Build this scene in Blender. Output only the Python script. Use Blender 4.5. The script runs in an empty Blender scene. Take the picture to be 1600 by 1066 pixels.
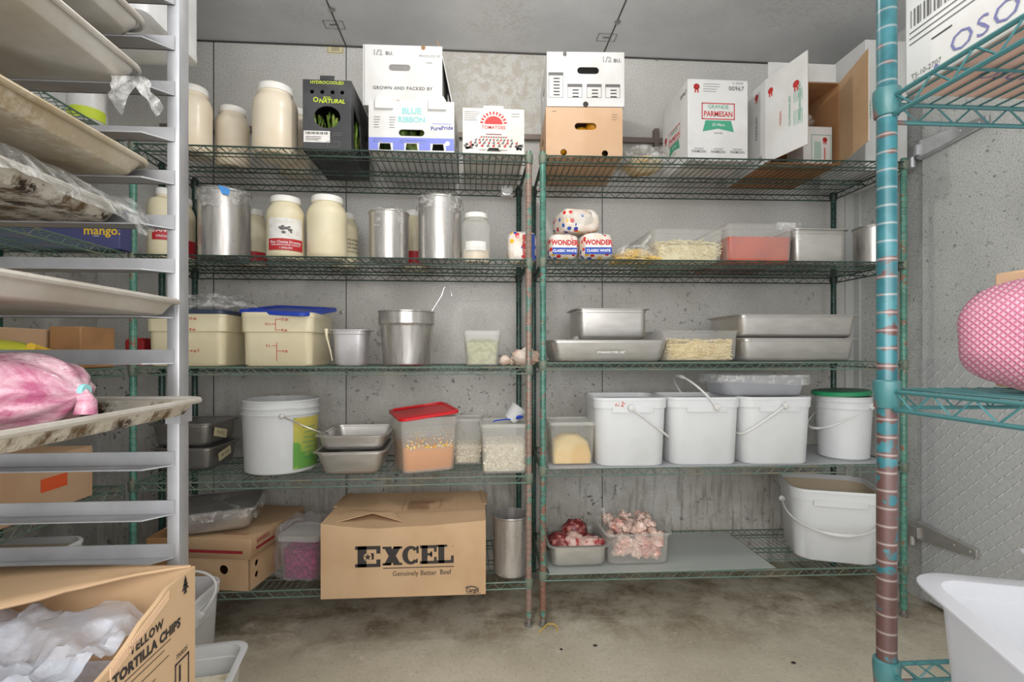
import bpy, bmesh, math, random
from math import sin, cos, tan, atan, pi, radians as R, sqrt
from mathutils import Vector, Matrix, noise
random.seed(7)
SC = bpy.context.scene
COL = SC.collection
# ------------------------------------------------------------------ camera, light, exposure
HC, TH, FP, HY = 1.094, R(3.9), 800.0, 549.0      # eye height, yaw to the right, focal length in px, horizon row
cam = bpy.data.cameras.new('camera'); cam.lens = 18; cam.sensor_width = 36; cam.shift_y = (HY - 533) / 1600
cam.clip_start = 0.02; cam.clip_end = 40
co = bpy.data.objects.new('camera', cam); COL.objects.link(co)
co.location = (0, 0, HC); co.rotation_euler = (pi / 2, 0, -TH); SC.camera = co
vs = SC.view_settings; vs.view_transform = 'Standard'; vs.look = 'None'; vs.gamma = 1; vs.use_curve_mapping = False
vs.exposure = -0.08
w = bpy.data.worlds.new('world'); SC.world = w; w.use_nodes = True
w.node_tree.nodes['Background'].inputs[0].default_value = (0.97, 0.98, 1.0, 1)
w.node_tree.nodes['Background'].inputs[1].default_value = 1.36
SC.cycles.max_bounces = 8; SC.cycles.transparent_max_bounces = 24; SC.cycles.caustics_reflective = False
SC.cycles.caustics_refractive = False; SC.cycles.sample_clamp_indirect = 3
def lamp(name, kind, loc, power, size, col=(1, 1, 1), target=None):
    l = bpy.data.lights.new(name, kind); l.energy = power; l.color = col
    if kind == 'AREA': l.shape = 'RECTANGLE'; l.size, l.size_y = size
    else: l.shadow_soft_size = size
    o = bpy.data.objects.new(name, l); COL.objects.link(o); o.location = loc
    if target: o.rotation_euler = (Vector(target) - Vector(loc)).to_track_quat('-Z', 'Y').to_euler()
    return o
lamp('ceiling_bulb', 'POINT', (0.02, 1.42, 2.42), 15, 0.03, (1, 0.97, 0.93))
lamp('front_fill', 'AREA', (0.1, -0.5, 1.35), 27, (1.7, 1.0), (1, 0.975, 0.94), (0.1, 2.2, 0.45))  # added soft fill behind the camera, brightens the lower shelves
lamp('right_wall_fill', 'AREA', (-0.45, -0.45, 1.75), 13, (.8, 1.2), (1, 0.99, 0.97), (1.975, 1.7, 1.15))  # added unseen fill aimed to brighten the right wall and door

# ------------------------------------------------------------------ measuring helpers (photo pixel + known plane -> metres)
CT, ST = cos(TH), sin(TH)
def ray(px):
    u = (px - 800) / FP
    return CT * u + ST, CT - ST * u
def P(px, py, Y):
    dx, dy = ray(px); t = Y / dy
    return t * dx, Y, HC + t * (HY - py) / FP
def PX(px, Y): return P(px, 0, Y)[0]
def PZ(px, py, Y): return P(px, py, Y)[2]
def G(px, py, Z):
    dx, dy = ray(px); t = (HC - Z) * FP / (py - HY)
    return t * dx, t * dy
def cyl(pl, pr, Y):
    a1, a2 = atan((pl - 800) / FP), atan((pr - 800) / FP)
    a = (a1 + a2) / 2 + TH; d = Y / cos(a)
    return d * sin(a), d * sin((a2 - a1) / 2)

# ------------------------------------------------------------------ materials
def srgb(r, g, b):
    f = lambda c: (c / 255 / 12.92) if c / 255 <= 0.04045 else ((c / 255 + 0.055) / 1.055) ** 2.4
    return (f(r), f(g), f(b), 1)
MATS = {}
class NT:
    def __init__(s, name):
        s.m = bpy.data.materials.new(name); s.m.use_nodes = True; s.t = s.m.node_tree; s.t.nodes.clear(); s.co = None
        MATS[name] = s.m
    def n(s, kind, **kw):
        nd = s.t.nodes.new('ShaderNode' + kind)
        for k, v in kw.items(): setattr(nd, k, v)
        return nd
    def l(s, a, b): s.t.links.new(a, b)
    def coord(s):
        if not s.co: s.co = s.n('TexCoord')
        return s.co.outputs['Object']
    def noise(s, scale, detail=3, rough=.55, dist=0, vec=None, sxyz=None):
        nd = s.n('TexNoise'); nd.inputs['Scale'].default_value = scale; nd.inputs['Detail'].default_value = detail
        nd.inputs['Roughness'].default_value = rough; nd.inputs['Distortion'].default_value = dist
        v = vec or s.coord()
        if sxyz:
            mp = s.n('Mapping'); mp.inputs['Scale'].default_value = sxyz; s.l(v, mp.inputs[0]); v = mp.outputs[0]
        s.l(v, nd.inputs['Vector']); return nd.outputs['Fac']
    def ramp(s, f, a, b, lo=0., hi=1.):
        nd = s.n('MapRange'); nd.inputs[1].default_value = a; nd.inputs[2].default_value = b
        nd.inputs[3].default_value = lo; nd.inputs[4].default_value = hi; s.l(f, nd.inputs[0]); return nd.outputs[0]
    def math(s, op, a, b=None):
        nd = s.n('Math', operation=op)
        for i, v in enumerate((a, b)):
            if v is None: continue
            if isinstance(v, (int, float)): nd.inputs[i].default_value = v
            else: s.l(v, nd.inputs[i])
        return nd.outputs[0]
    def mix(s, f, a, b):
        nd = s.n('Mix', data_type='RGBA')
        for i, v in ((0, f), (6, a), (7, b)):
            if isinstance(v, (int, float, tuple)): nd.inputs[i].default_value = v
            else: s.l(v, nd.inputs[i])
        return nd.outputs[2]
    def sep(s):
        nd = s.n('SeparateXYZ'); s.l(s.coord(), nd.inputs[0]); return nd.outputs
    def out(s, col, rough=.5, metal=0., bump=None, bs=.1, bd=.002, alpha=None, spec=.5, sub=0., emit=None):
        p = s.n('BsdfPrincipled')
        def put(k, v):
            if v is None: return
            if isinstance(v, (int, float, tuple)): p.inputs[k].default_value = v
            else: s.l(v, p.inputs[k])
        put('Base Color', col); put('Roughness', rough); put('Metallic', metal); put('Specular IOR Level', spec)
        put('Alpha', alpha)
        if bump is not None:
            b = s.n('Bump'); b.inputs['Strength'].default_value = bs; b.inputs['Distance'].default_value = bd
            s.l(bump, b.inputs['Height']); s.l(b.outputs[0], p.inputs['Normal'])
        o = s.n('OutputMaterial'); s.l(p.outputs[0], o.inputs[0]); s.p = p
        return s.m
def pm(name, c, rough=.5, metal=0., c2=None, ns=8., thr=(.45, .6), bs=0., bsc=120., spec=.5, alpha=None, sxyz=None, det=4):
    if name in MATS: return MATS[name]
    t = NT(name); col = c
    if c2 is not None: col = t.mix(t.ramp(t.noise(ns, det, sxyz=sxyz), *thr), c, c2)
    return t.out(col, rough, metal, t.noise(bsc, 3, sxyz=sxyz) if bs else None, bs, .003, alpha, spec)

G_ = srgb
def make_mats():
    t = NT('stucco_metal_wall')                                     # embossed metal panels, mould spots low down
    z = t.sep()[2]
    base = t.mix(t.ramp(t.noise(2.2, 5), .35, .7), G_(222, 221, 217), G_(198, 196, 190))
    fine = t.noise(150, 2, .6)
    s3 = t.sep(); cx_, _, cz_ = P(785, 150, 2.56)                   # corroded patch behind the tomato box
    rr2 = t.math('ADD', t.math('POWER', t.math('SUBTRACT', s3[0], cx_), 2.), t.math('POWER', t.math('SUBTRACT', s3[2], cz_), 2.))
    pt = t.math('MULTIPLY', t.ramp(rr2, .16, .02), t.ramp(t.noise(22, 5, .7), .46, .56))
    base = t.mix(t.math('MULTIPLY', pt, .7), base, G_(186, 176, 158))
    base = t.mix(t.ramp(fine, .42, .62, 0, .5), base, G_(170, 167, 160))
    low = t.ramp(z, 1.9, .3, 0, 1)
    base = t.mix(t.math('MULTIPLY', t.ramp(t.noise(3.5, 6, .7), .38, .68), t.math('MULTIPLY', low, .75)), base, G_(160, 154, 142))
    sp = t.math('MULTIPLY', t.ramp(t.noise(38, 4, .6), .60, .66), t.ramp(t.noise(3, 3), .42, .6))
    base = t.mix(t.math('MULTIPLY', sp, t.ramp(z, 1.75, 1.0, 0, .8)), base, G_(58, 52, 45))
    st = t.math('MULTIPLY', t.ramp(t.noise(6, 5, .65, sxyz=(7, 1, .8)), .5, .68), t.ramp(z, 1.0, .3, 0, .6))
    base = t.mix(st, base, G_(104, 98, 86))
    t.out(base, .45, .0, t.noise(95, 2), .35, .004)
    t = NT('ceiling_metal'); base = t.mix(t.ramp(t.noise(2.5, 5), .4, .7), G_(214, 215, 216), G_(196, 197, 198))
    base = t.mix(t.math('MULTIPLY', t.ramp(t.noise(60, 5, .7), .5, .62), t.ramp(t.noise(1.4, 2), .5, .7)), base, G_(182, 174, 160))
    t.out(base, .45, .0, t.noise(90, 2), .25, .004)
    t = NT('side_wall_metal'); base = t.mix(t.ramp(t.noise(3, 4), .4, .7), G_(222, 224, 222), G_(206, 208, 206))
    base = t.mix(t.ramp(t.noise(170, 3, .6), .47, .62, 0, .6), base, G_(168, 170, 166))
    base = t.mix(t.ramp(t.noise(45, 5, .7), .60, .66, 0, .7), base, G_(110, 112, 106))
    t.out(base, .4, .05, t.noise(110, 2), .35, .004)
    t = NT('concrete_floor')
    base = t.mix(t.ramp(t.noise(1.6, 6, .65), .35, .68), G_(206, 198, 180), G_(178, 168, 148))
    base = t.mix(t.ramp(t.noise(5, 7, .75, .1), .45, .72, 0, .8), base, G_(200, 192, 172))
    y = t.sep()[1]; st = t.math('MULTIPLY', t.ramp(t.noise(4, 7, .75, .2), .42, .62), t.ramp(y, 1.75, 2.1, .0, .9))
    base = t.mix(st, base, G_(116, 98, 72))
    base = t.mix(t.ramp(t.noise(70, 4, .7), .56, .66, 0, .5), base, G_(138, 130, 114))
    base = t.mix(t.ramp(t.noise(26, 5, .7, 2.5), .60, .64, 0, .45), base, G_(226, 218, 200))
    t.out(base, .6, 0, t.noise(40, 6, .7), .35, .004)
    pm('seam_dark', G_(70, 68, 64), .6); pm('trim_white', G_(205, 206, 204), .4)
    pm('fridge_white', G_(232, 233, 234), .35, c2=G_(222, 222, 220))
    # epoxy green wire and posts
    pm('green_wire', G_(96, 120, 108), .45, .0, c2=G_(128, 126, 108), ns=9, thr=(.52, .68))
    pm('dark_green_wire', G_(56, 78, 68), .45, .0, c2=G_(44, 56, 50), ns=7)
    pm('teal_wire', G_(60, 110, 112), .35, .0, c2=G_(118, 92, 88), ns=14, thr=(.64, .68))
    def post(name, g1, g2, rust, rlo, rhi, ztop, zbot, band=False):
        t = NT(name); z = t.sep()[2]
        base = t.mix(t.ramp(t.noise(30, 3), .4, .6), g1, g2)
        r1 = t.ramp(t.noise(26, 5, .65), .0, 1., 0, 1)
        amt = t.ramp(z, ztop, zbot, rlo, rhi)
        if band:
            wv = t.math('SINE', t.math('MULTIPLY', z, 2 * pi / .0254))
            amt = t.math('ADD', amt, t.math('MULTIPLY', t.math('POWER', t.math('ABSOLUTE', t.ramp(wv, -1, 1, 0, 1)), 3.), .17))
        f = t.ramp(t.math('SUBTRACT', t.math('ADD', amt, r1), 1.), 0., .05)
        base = t.mix(f, base, rust)
        if not band: base = t.mix(t.ramp(t.noise(240, 2), .62, .68, 0, .8), base, G_(190, 200, 190))
        gv = t.math('MULTIPLY', z, 2 * pi / .0254)
        gro = t.math('POWER', t.ramp(t.math('SINE', t.math('ADD', gv, .0)), -1, 1, 0, 1), 34. if band else 14.)
        base = t.mix(t.math('MULTIPLY', gro, .40), base, G_(190, 182, 178) if band else G_(60, 66, 60))
        t.out(base, .33, .05, gro, -.6, .002)
    post('post_green', G_(86, 144, 126), G_(72, 124, 108), G_(136, 98, 78), .40, .44, 1.9, .55)
    post('post_green_low', G_(80, 136, 122), G_(66, 114, 100), G_(132, 92, 76), .38, .60, 1.2, .1)
    post('post_rusty', G_(96, 140, 124), G_(84, 126, 112), G_(142, 116, 104), .56, .60, 1.9, .3)
    post('post_dark', G_(36, 78, 68), G_(26, 58, 52), G_(60, 74, 66), .40, .46, 1.9, .1)
    post('post_teal_banded', G_(54, 112, 120), G_(40, 94, 102), G_(88, 64, 60), .26, .66, 1.42, .62, True)
    # plastics
    pm('white_plastic', G_(222, 222, 220), .35, c2=G_(214, 212, 208), ns=6)
    pm('white_pail', G_(220, 222, 223), .45, c2=G_(208, 210, 210), ns=4, thr=(.5, .75))
    pm('pail_inside_beige', G_(206, 190, 164), .5, c2=G_(190, 170, 140), ns=5)
    pm('cream_jar', G_(238, 226, 204), .3, c2=G_(232, 216, 190), ns=5)
    pm('cream_tub', G_(232, 222, 190), .4, c2=G_(224, 212, 178), ns=5)
    pm('jar_lid', G_(244, 242, 236), .4)
    pm('label_red', G_(190, 40, 48), .5); pm('label_white', G_(238, 236, 232), .5, c2=G_(225, 222, 214), ns=30)
    pm('blue_lid', G_(36, 70, 180), .3); pm('navy_lid', G_(38, 52, 78), .4, c2=G_(60, 70, 84), ns=30)
    pm('red_lid', G_(216, 30, 40), .3); pm('green_lid', G_(40, 142, 96), .35); pm('dark_green_lid', G_(22, 78, 56), .4)
    pm('print_red', G_(196, 52, 50), .6); pm('print_black', G_(48, 44, 42), .6); pm('print_grey', G_(104, 102, 100), .6)
    pm('print_green', G_(70, 158, 124), .6); pm('print_lime', G_(196, 214, 60), .6); pm('print_teal', G_(140, 200, 202), .6)
    pm('print_blue', G_(66, 74, 150), .6); pm('print_periwinkle', G_(124, 134, 214), .6); pm('print_white', G_(240, 240, 240), .6)
    pm('print_maroon', G_(146, 34, 40), .6); pm('print_yellow', G_(238, 196, 60), .6); pm('print_orange', G_(232, 96, 50), .6)
    pm('classic_blue', G_(28, 70, 168), .5); pm('tape_blue', G_(64, 150, 226), .5); pm('masking_tape', G_(226, 214, 172), .7)
    pm('wax_white_board', G_(218, 218, 216), .6, c2=G_(208, 207, 203), ns=5)
    pm('cream_board', G_(220, 216, 208), .6, c2=G_(211, 206, 196), ns=5)
    pm('kraft', G_(200, 168, 132), .8, c2=G_(188, 154, 118), ns=5, thr=(.4, .7))
    pm('kraft_dark', G_(176, 132, 90), .8, c2=G_(158, 116, 78), ns=6); pm('kraft_orange', G_(206, 172, 140), .75, c2=G_(198, 162, 128), ns=4)
    pm('kraft_inside', G_(150, 112, 76), .85); pm('black_board', G_(74, 74, 76), .5, c2=G_(60, 60, 62), ns=7)
    pm('dark_navy', G_(34, 38, 50), .5); pm('purple_board', G_(74, 78, 124), .6)
    # metal
    def steel(name, c, rough, c2, sx=(1, 1, 1)):
        t = NT(name); col = t.mix(t.ramp(t.noise(12, 4, sxyz=sx), .35, .7), c, c2)
        t.out(col, t.ramp(t.noise(20, 4, sxyz=sx), .3, .7, rough - .04, rough + .08), .7)
    steel('steel', G_(206, 203, 198), .34, G_(192, 189, 183), (1, 1, 3)); steel('steel_pot', G_(205, 202, 198), .28, G_(170, 166, 160), (3, 3, .4))
    steel('steel_dark', G_(172, 168, 164), .32, G_(150, 147, 143)); steel('chrome', G_(220, 222, 224), .15, G_(200, 202, 204))
    steel('aluminium_rack', G_(192, 193, 196), .46, G_(172, 173, 176), (1, 1, 1))
    t = NT('sheet_pan_metal'); col = t.mix(t.ramp(t.noise(6, 5, .6), .35, .7), G_(214, 211, 204), G_(178, 168, 150))
    col = t.mix(t.ramp(t.noise(3, 6, .7, 1.), .58, .72, 0, .6), col, G_(156, 134, 100))
    t.out(col, .48, .45, t.noise(60, 3), .08, .003)
    t = NT('sheet_pan_scorched'); z = t.sep()[2]; col = t.mix(t.ramp(t.noise(7, 5, .6), .35, .7), G_(220, 216, 206), G_(190, 178, 152))
    col = t.mix(t.math('MULTIPLY', t.ramp(t.noise(22, 5, .7, sxyz=(1, 1, .4)), .46, .58), t.ramp(z, .024, .012, 0, 1)), col, G_(104, 82, 52))
    col = t.mix(t.math('MULTIPLY', t.ramp(t.noise(34, 5, .7), .56, .62), t.ramp(z, .022, .012, 0, 1)), col, G_(40, 30, 22))
    t.out(col, .5, .4, t.noise(60, 3), .1, .003)
    t = NT('sheet_pan_brown'); col = t.mix(t.ramp(t.noise(5, 6, .65, .6), .3, .7), G_(206, 196, 174), G_(170, 152, 122))
    col = t.mix(t.ramp(t.noise(12, 6, .75), .5, .62, 0, .8), col, G_(216, 210, 196)); t.out(col, .5, .35)
    t = NT('diamond_plate')                                          # raised dashes, two directions
    s = t.sep(); a = t.math('ADD', s[1], s[2]); b = t.math('SUBTRACT', s[1], s[2])
    def dash(u, v, off):
        fu = t.math('ABSOLUTE', t.math('SUBTRACT', t.math('FRACT', t.math('ADD', t.math('MULTIPLY', u, 17.), off)), .5))
        fv = t.math('ABSOLUTE', t.math('SUBTRACT', t.math('FRACT', t.math('ADD', t.math('MULTIPLY', v, 17.), off)), .5))
        return t.math('MULTIPLY', t.ramp(fu, .09, .02), t.ramp(fv, .40, .3))
    h = dash(a, b, 0.)
    col = t.mix(t.ramp(t.noise(90, 3), .4, .65, 0, .5), G_(206, 208, 209), G_(184, 186, 187)); col = t.mix(h, col, G_(240, 241, 241))
    t.out(col, .4, .1, h, .9, .003)
    # see-through plastics: real transparency with gloss
    def clear(name, c, a0, a1, rough=.25, crinkle=0.):
        t = NT(name); p = t.n('BsdfPrincipled'); p.inputs['Base Color'].default_value = c; p.inputs['Roughness'].default_value = rough
        tr = t.n('BsdfTransparent'); mx = t.n('MixShader'); o = t.n('OutputMaterial')
        if crinkle:
            nz = t.noise(9 if name == 'liner_bag' else 22, 5, .65, 1.2); t.l(t.ramp(nz, .45, .68, a0, a1), mx.inputs[0])
            b = t.n('Bump'); b.inputs['Strength'].default_value = crinkle; b.inputs['Distance'].default_value = .02
            t.l(t.noise(7 if name == 'liner_bag' else 14, 2 if name == 'liner_bag' else 5, .6, 1.), b.inputs['Height']); t.l(b.outputs[0], p.inputs['Normal'])
        else:
            lw = t.n('LayerWeight'); lw.inputs[0].default_value = .35; t.l(t.ramp(lw.outputs['Facing'], 0, 1, a0, a1), mx.inputs[0])
        t.l(tr.outputs[0], mx.inputs[1]); t.l(p.outputs[0], mx.inputs[2]); t.l(mx.outputs[0], o.inputs[0])
    clear('clear_plastic', G_(226, 226, 220), .10, .50); clear('thin_clear', G_(226, 222, 226), .03, .35); clear('frosted_plastic', G_(232, 232, 226), .20, .6, .35)
    clear('milky_plastic', G_(208, 210, 216), .32, .75, .3); clear('film', G_(235, 235, 232), .05, .66, .12, .9)
    clear('bag_film', G_(228, 228, 224), .16, .8, .15, .9); clear('shelf_mat', G_(206, 212, 208), .38, .7, .3)
    clear('liner_bag', G_(214, 220, 232), .50, .92, .16, .22)
    # food
    pm('noodle', G_(248, 238, 200), .6, c2=G_(236, 220, 170), ns=30); pm('penne', G_(248, 230, 180), .6, c2=G_(236, 212, 152), ns=30)
    pm('cheese_shreds', G_(240, 206, 120), .6, c2=G_(246, 226, 170), ns=40); pm('orange_sauce', G_(206, 78, 34), .3, c2=G_(190, 62, 26), ns=9)
    pm('peach_sauce', G_(232, 160, 92), .35); pm('popcorn_white', G_(240, 232, 212), .8, c2=G_(222, 208, 180), ns=60)
    pm('raw_chicken', G_(236, 206, 192), .25, c2=G_(222, 150, 140), ns=12, thr=(.5, .68), bs=.5, bsc=30)
    pm('raw_beef', G_(120, 44, 46), .35, c2=G_(196, 130, 122), ns=45, thr=(.52, .64), bs=.6, bsc=90)
    pm('beef_fat', G_(226, 190, 178), .35, c2=G_(176, 70, 74), ns=30, thr=(.5, .6), bs=.5, bsc=70)
    pm('purple_shreds', G_(120, 8, 74), .4, c2=G_(176, 44, 120), ns=60); pm('asparagus_green', G_(120, 160, 60), .5, c2=G_(170, 190, 90), ns=40)
    pm('dark_green_veg', G_(60, 84, 36), .5, c2=G_(120, 140, 60), ns=20); pm('yellow_fruit', G_(226, 160, 30), .5); pm('radish_red', G_(150, 34, 50), .4, c2=G_(200, 90, 100), ns=20)
    pm('leaf_green', G_(90, 150, 50), .5); pm('bread_tan', G_(222, 190, 140), .7, c2=G_(240, 226, 196), ns=12)
    pm('garlic_paper', G_(236, 220, 206), .6, c2=G_(214, 180, 160), ns=20); pm('herb_mix', G_(206, 204, 160), .6, c2=G_(168, 172, 118), ns=60)
    pm('yellow_salad_bag', G_(206, 208, 60), .3, c2=G_(110, 130, 40), ns=18, thr=(.5, .6)); pm('yellow_cheese_sauce', G_(240, 212, 150), .5, c2=G_(230, 190, 110), ns=8)
    t = NT('cabbage_film'); col = t.mix(t.ramp(t.noise(13, 7, .7, 1.4, sxyz=(.45, 1, 1)), .38, .64), G_(226, 200, 206), G_(168, 88, 120)); t.out(col, .22, 0, t.noise(20, 5, .6, 1.), .4, .01)
    t = NT('pink_mesh_bag'); s = t.sep()
    sx_ = t.math('MULTIPLY', t.math('SUBTRACT', s[0], s[1]), 300.); sz_ = t.math('MULTIPLY', s[2], 378.); a = t.math('ADD', sx_, sz_); b = t.math('SUBTRACT', sx_, sz_)
    h = t.math('MAXIMUM', t.math('POWER', t.math('ABSOLUTE', t.math('SINE', a)), 5.), t.math('POWER', t.math('ABSOLUTE', t.math('SINE', b)), 5.))
    col = t.mix(h, t.mix(t.ramp(t.noise(14, 4), .35, .7), G_(230, 186, 200), G_(218, 166, 186)), G_(208, 116, 146)); t.out(col, .4, 0, h, .5, .002)
    t = NT('bread_bag'); vo = t.n('TexVoronoi'); vo.inputs['Scale'].default_value = 36; t.l(t.coord(), vo.inputs['Vector'])
    d = t.ramp(vo.outputs['Distance'], .36, .34); hs = t.n('SeparateColor'); t.l(vo.outputs['Color'], hs.inputs[0])
    c = t.mix(t.ramp(hs.outputs[0], .33, .34), G_(208, 40, 44), G_(240, 190, 50)); c = t.mix(t.ramp(hs.outputs[0], .66, .67), c, G_(40, 80, 176))
    d = t.math('MULTIPLY', d, t.ramp(hs.outputs[1], .25, .26)); col = t.mix(d, t.mix(t.ramp(t.noise(20, 3), .4, .7), G_(242, 236, 228), G_(226, 206, 184)), c)
    t.out(col, .25, 0, t.noise(16, 4, .6, 1.), .35, .01)
make_mats()
M = MATS

# ------------------------------------------------------------------ mesh builder
_tc = {}
def text_geo(body, bold=0., spacing=1., slant=0.):
    k = (body, bold, spacing, slant)
    if k not in _tc:
        c = bpy.data.curves.new('t', 'FONT'); c.body = body; c.size = 1; c.offset = bold; c.align_x = 'CENTER'; c.align_y = 'CENTER'
        c.space_character = spacing; c.shear = slant; c.resolution_u = 2
        o = bpy.data.objects.new('t', c); me = bpy.data.meshes.new_from_object(o)
        _tc[k] = ([tuple(v.co) for v in me.vertices], [tuple(p.vertices) for p in me.polygons])
        bpy.data.objects.remove(o); bpy.data.meshes.remove(me); bpy.data.curves.remove(c)
    return _tc[k]
def face(k, w, d, h, off=.0008):
    """a frame on one face of a box standing on z=0, centred at x=y=0; local x to the right, y up, z outward"""
    if k == 'F': m = ((1, 0, 0), (0, 0, -1), (0, 1, 0)); p = (0, -d / 2 - off, h / 2)
    elif k == 'R': m = ((0, 0, 1), (1, 0, 0), (0, 1, 0)); p = (w / 2 + off, 0, h / 2)
    elif k == 'L': m = ((0, 0, -1), (-1, 0, 0), (0, 1, 0)); p = (-w / 2 - off, 0, h / 2)
    elif k == 'T': m = ((1, 0, 0), (0, 1, 0), (0, 0, 1)); p = (0, 0, h + off)
    elif k == 'B': m = ((0, 0, 1), (-1, 0, 0), (0, 1, 0)); p = (0, 0, 0)
    return Matrix.Translation(p) @ Matrix(m).to_4x4()
class MB:
    def __init__(s): s.v = []; s.f = []; s.mi = []; s.cur = 0; s.slots = []
    def use(s, mat):
        if mat not in s.slots: s.slots.append(mat)
        s.cur = s.slots.index(mat); return s
    def add(s, vs, fs, mx=None):
        b = len(s.v)
        s.v += [tuple(mx @ Vector(v)) for v in vs] if mx else [tuple(v) for v in vs]
        s.f += [tuple(b + i for i in f) for f in fs]; s.mi += [s.cur] * len(fs); return s
    def box(s, x0, x1, y0, y1, z0, z1, mx=None):
        return s.add([(x, y, z) for x in (x0, x1) for y in (y0, y1) for z in (z0, z1)],
                     [(0, 1, 3, 2), (4, 6, 7, 5), (0, 4, 5, 1), (2, 3, 7, 6), (0, 2, 6, 4), (1, 5, 7, 3)], mx)
    def loft(s, rings, cap0=True, cap1=True, closed=True, mx=None):
        n = len(rings[0]); vs = [p for r in rings for p in r]; fs = []
        for i in range(len(rings) - 1):
            for j in range(n if closed else n - 1):
                k = (j + 1) % n; fs.append((i * n + j, i * n + k, (i + 1) * n + k, (i + 1) * n + j))
        if cap0: fs.append(tuple(range(n))[::-1])
        if cap1: fs.append(tuple((len(rings) - 1) * n + j for j in range(n)))
        return s.add(vs, fs, mx)
    def tube(s, pts, r, n=6, closed=False, mx=None):
        pts = [Vector(p) for p in pts]; rings = []; N = len(pts)
        up = None
        for i, p in enumerate(pts):
            a = pts[i - 1] if (i or closed) else p; b = pts[(i + 1) % N] if (i < N - 1 or closed) else p
            d = (b - a).normalized()
            if up is None: up = Vector((0, 0, 1)) if abs(d.z) < .9 else Vector((1, 0, 0))
            x = up.cross(d).normalized(); up = d.cross(x).normalized()
            rr = r[i] if isinstance(r, (list, tuple)) else r
            rings.append([p + (x * cos(t) + up * sin(t)) * rr for t in [2 * pi * k / n for k in range(n)]])
        if closed: rings.append(rings[0])
        return s.loft(rings, not closed, not closed, mx=mx)
    def lathe(s, prof, n=32, cx=0, cy=0, cap0=True, cap1=True, mx=None):
        return s.loft([[(cx + r * cos(2 * pi * k / n), cy + r * sin(2 * pi * k / n), z) for k in range(n)] for r, z in prof], cap0, cap1, mx=mx)
    def rr(s, w, d, r, z, n=5, cx=0, cy=0):
        o = []; r = min(r, w / 2 - 1e-4, d / 2 - 1e-4)
        for qx, qy, a0 in ((1, 1, 0), (-1, 1, pi / 2), (-1, -1, pi), (1, -1, 3 * pi / 2)):
            for k in range(n + 1):
                a = a0 + pi / 2 * k / n; o.append((cx + qx * (w / 2 - r) + r * cos(a), cy + qy * (d / 2 - r) + r * sin(a), z))
        return o
    def rloft(s, secs, cap0=True, cap1=True, n=5, mx=None): return s.loft([s.rr(a, b, r, z, n) for a, b, r, z in secs], cap0, cap1, mx=mx)
    def text(s, body, size, x, y, mx, mat=None, bold=0., sx=1., spacing=1., slant=0., rot=0.):
        if mat: s.use(mat)
        v, f = text_geo(body, bold, spacing, slant); q = mx @ Matrix.Translation((x, y, 0)) @ Matrix.Rotation(rot, 4, 'Z') @ Matrix.Diagonal((size * sx, size, 1, 1))
        return s.add(v, f, q)
    def poly(s, pts, mx, mat=None, z=0.):
        if mat: s.use(mat)
        return s.add([(x, y, z) for x, y in pts], [tuple(range(len(pts)))], mx)
    def rect(s, x0, x1, y0, y1, mx, mat=None, z=0.): return s.poly([(x0, y0), (x1, y0), (x1, y1), (x0, y1)], mx, mat, z)
    def disc(s, cx, cy, rx, ry, mx, mat=None, n=20, z=0.): return s.poly([(cx + rx * cos(2 * pi * k / n), cy + ry * sin(2 * pi * k / n)) for k in range(n)], mx, mat, z)
    def frame(s, x0, x1, y0, y1, t, mx, mat=None, z=0.):
        for a in ((x0, x1, y0, y0 + t), (x0, x1, y1 - t, y1), (x0, x0 + t, y0, y1), (x1 - t, x1, y0, y1)): s.rect(*a, mx, mat, z)
        return s
    def panel(s, outline, holes, th, mx):
        c = bpy.data.curves.new('p', 'CURVE'); c.dimensions = '2D'; c.fill_mode = 'BOTH'; c.extrude = th / 2
        for pl in [outline] + holes:
            sp = c.splines.new('POLY'); sp.points.add(len(pl) - 1); sp.use_cyclic_u = True
            for i, (x, y) in enumerate(pl): sp.points[i].co = (x, y, 0, 1)
        o = bpy.data.objects.new('p', c); me = bpy.data.meshes.new_from_object(o)
        s.add([tuple(v.co) for v in me.vertices], [tuple(p.vertices) for p in me.polygons], mx)
        bpy.data.objects.remove(o); bpy.data.meshes.remove(me); bpy.data.curves.remove(c); return s
    def blob(s, c, rad, seed=0, amp=.15, fr=2., n=12, m=8, rot=0., flat=None, power=1.):
        vs = []; fs = []; cr, sr = cos(rot), sin(rot)
        for i in range(m + 1):
            th = pi * i / m
            for j in range(n):
                ph = 2 * pi * j / n; f = lambda q: math.copysign(abs(q) ** power, q)
                d = Vector((f(sin(th)) * f(cos(ph)), f(sin(th)) * f(sin(ph)), f(cos(th))))
                k = 1 + amp * noise.noise(d * fr + Vector((seed * 3.1, seed * 1.7, seed)))
                x, y, z = d.x * rad[0] * k, d.y * rad[1] * k, d.z * rad[2] * k
                if flat is not None: z = max(z, flat)
                vs.append((c[0] + x * cr - y * sr, c[1] + x * sr + y * cr, c[2] + z))
        for i in range(m):
            for j in range(n):
                k = (j + 1) % n; fs.append((i * n + j, (i + 1) * n + j, (i + 1) * n + k, i * n + k))
        return s.add(vs, fs)
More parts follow.
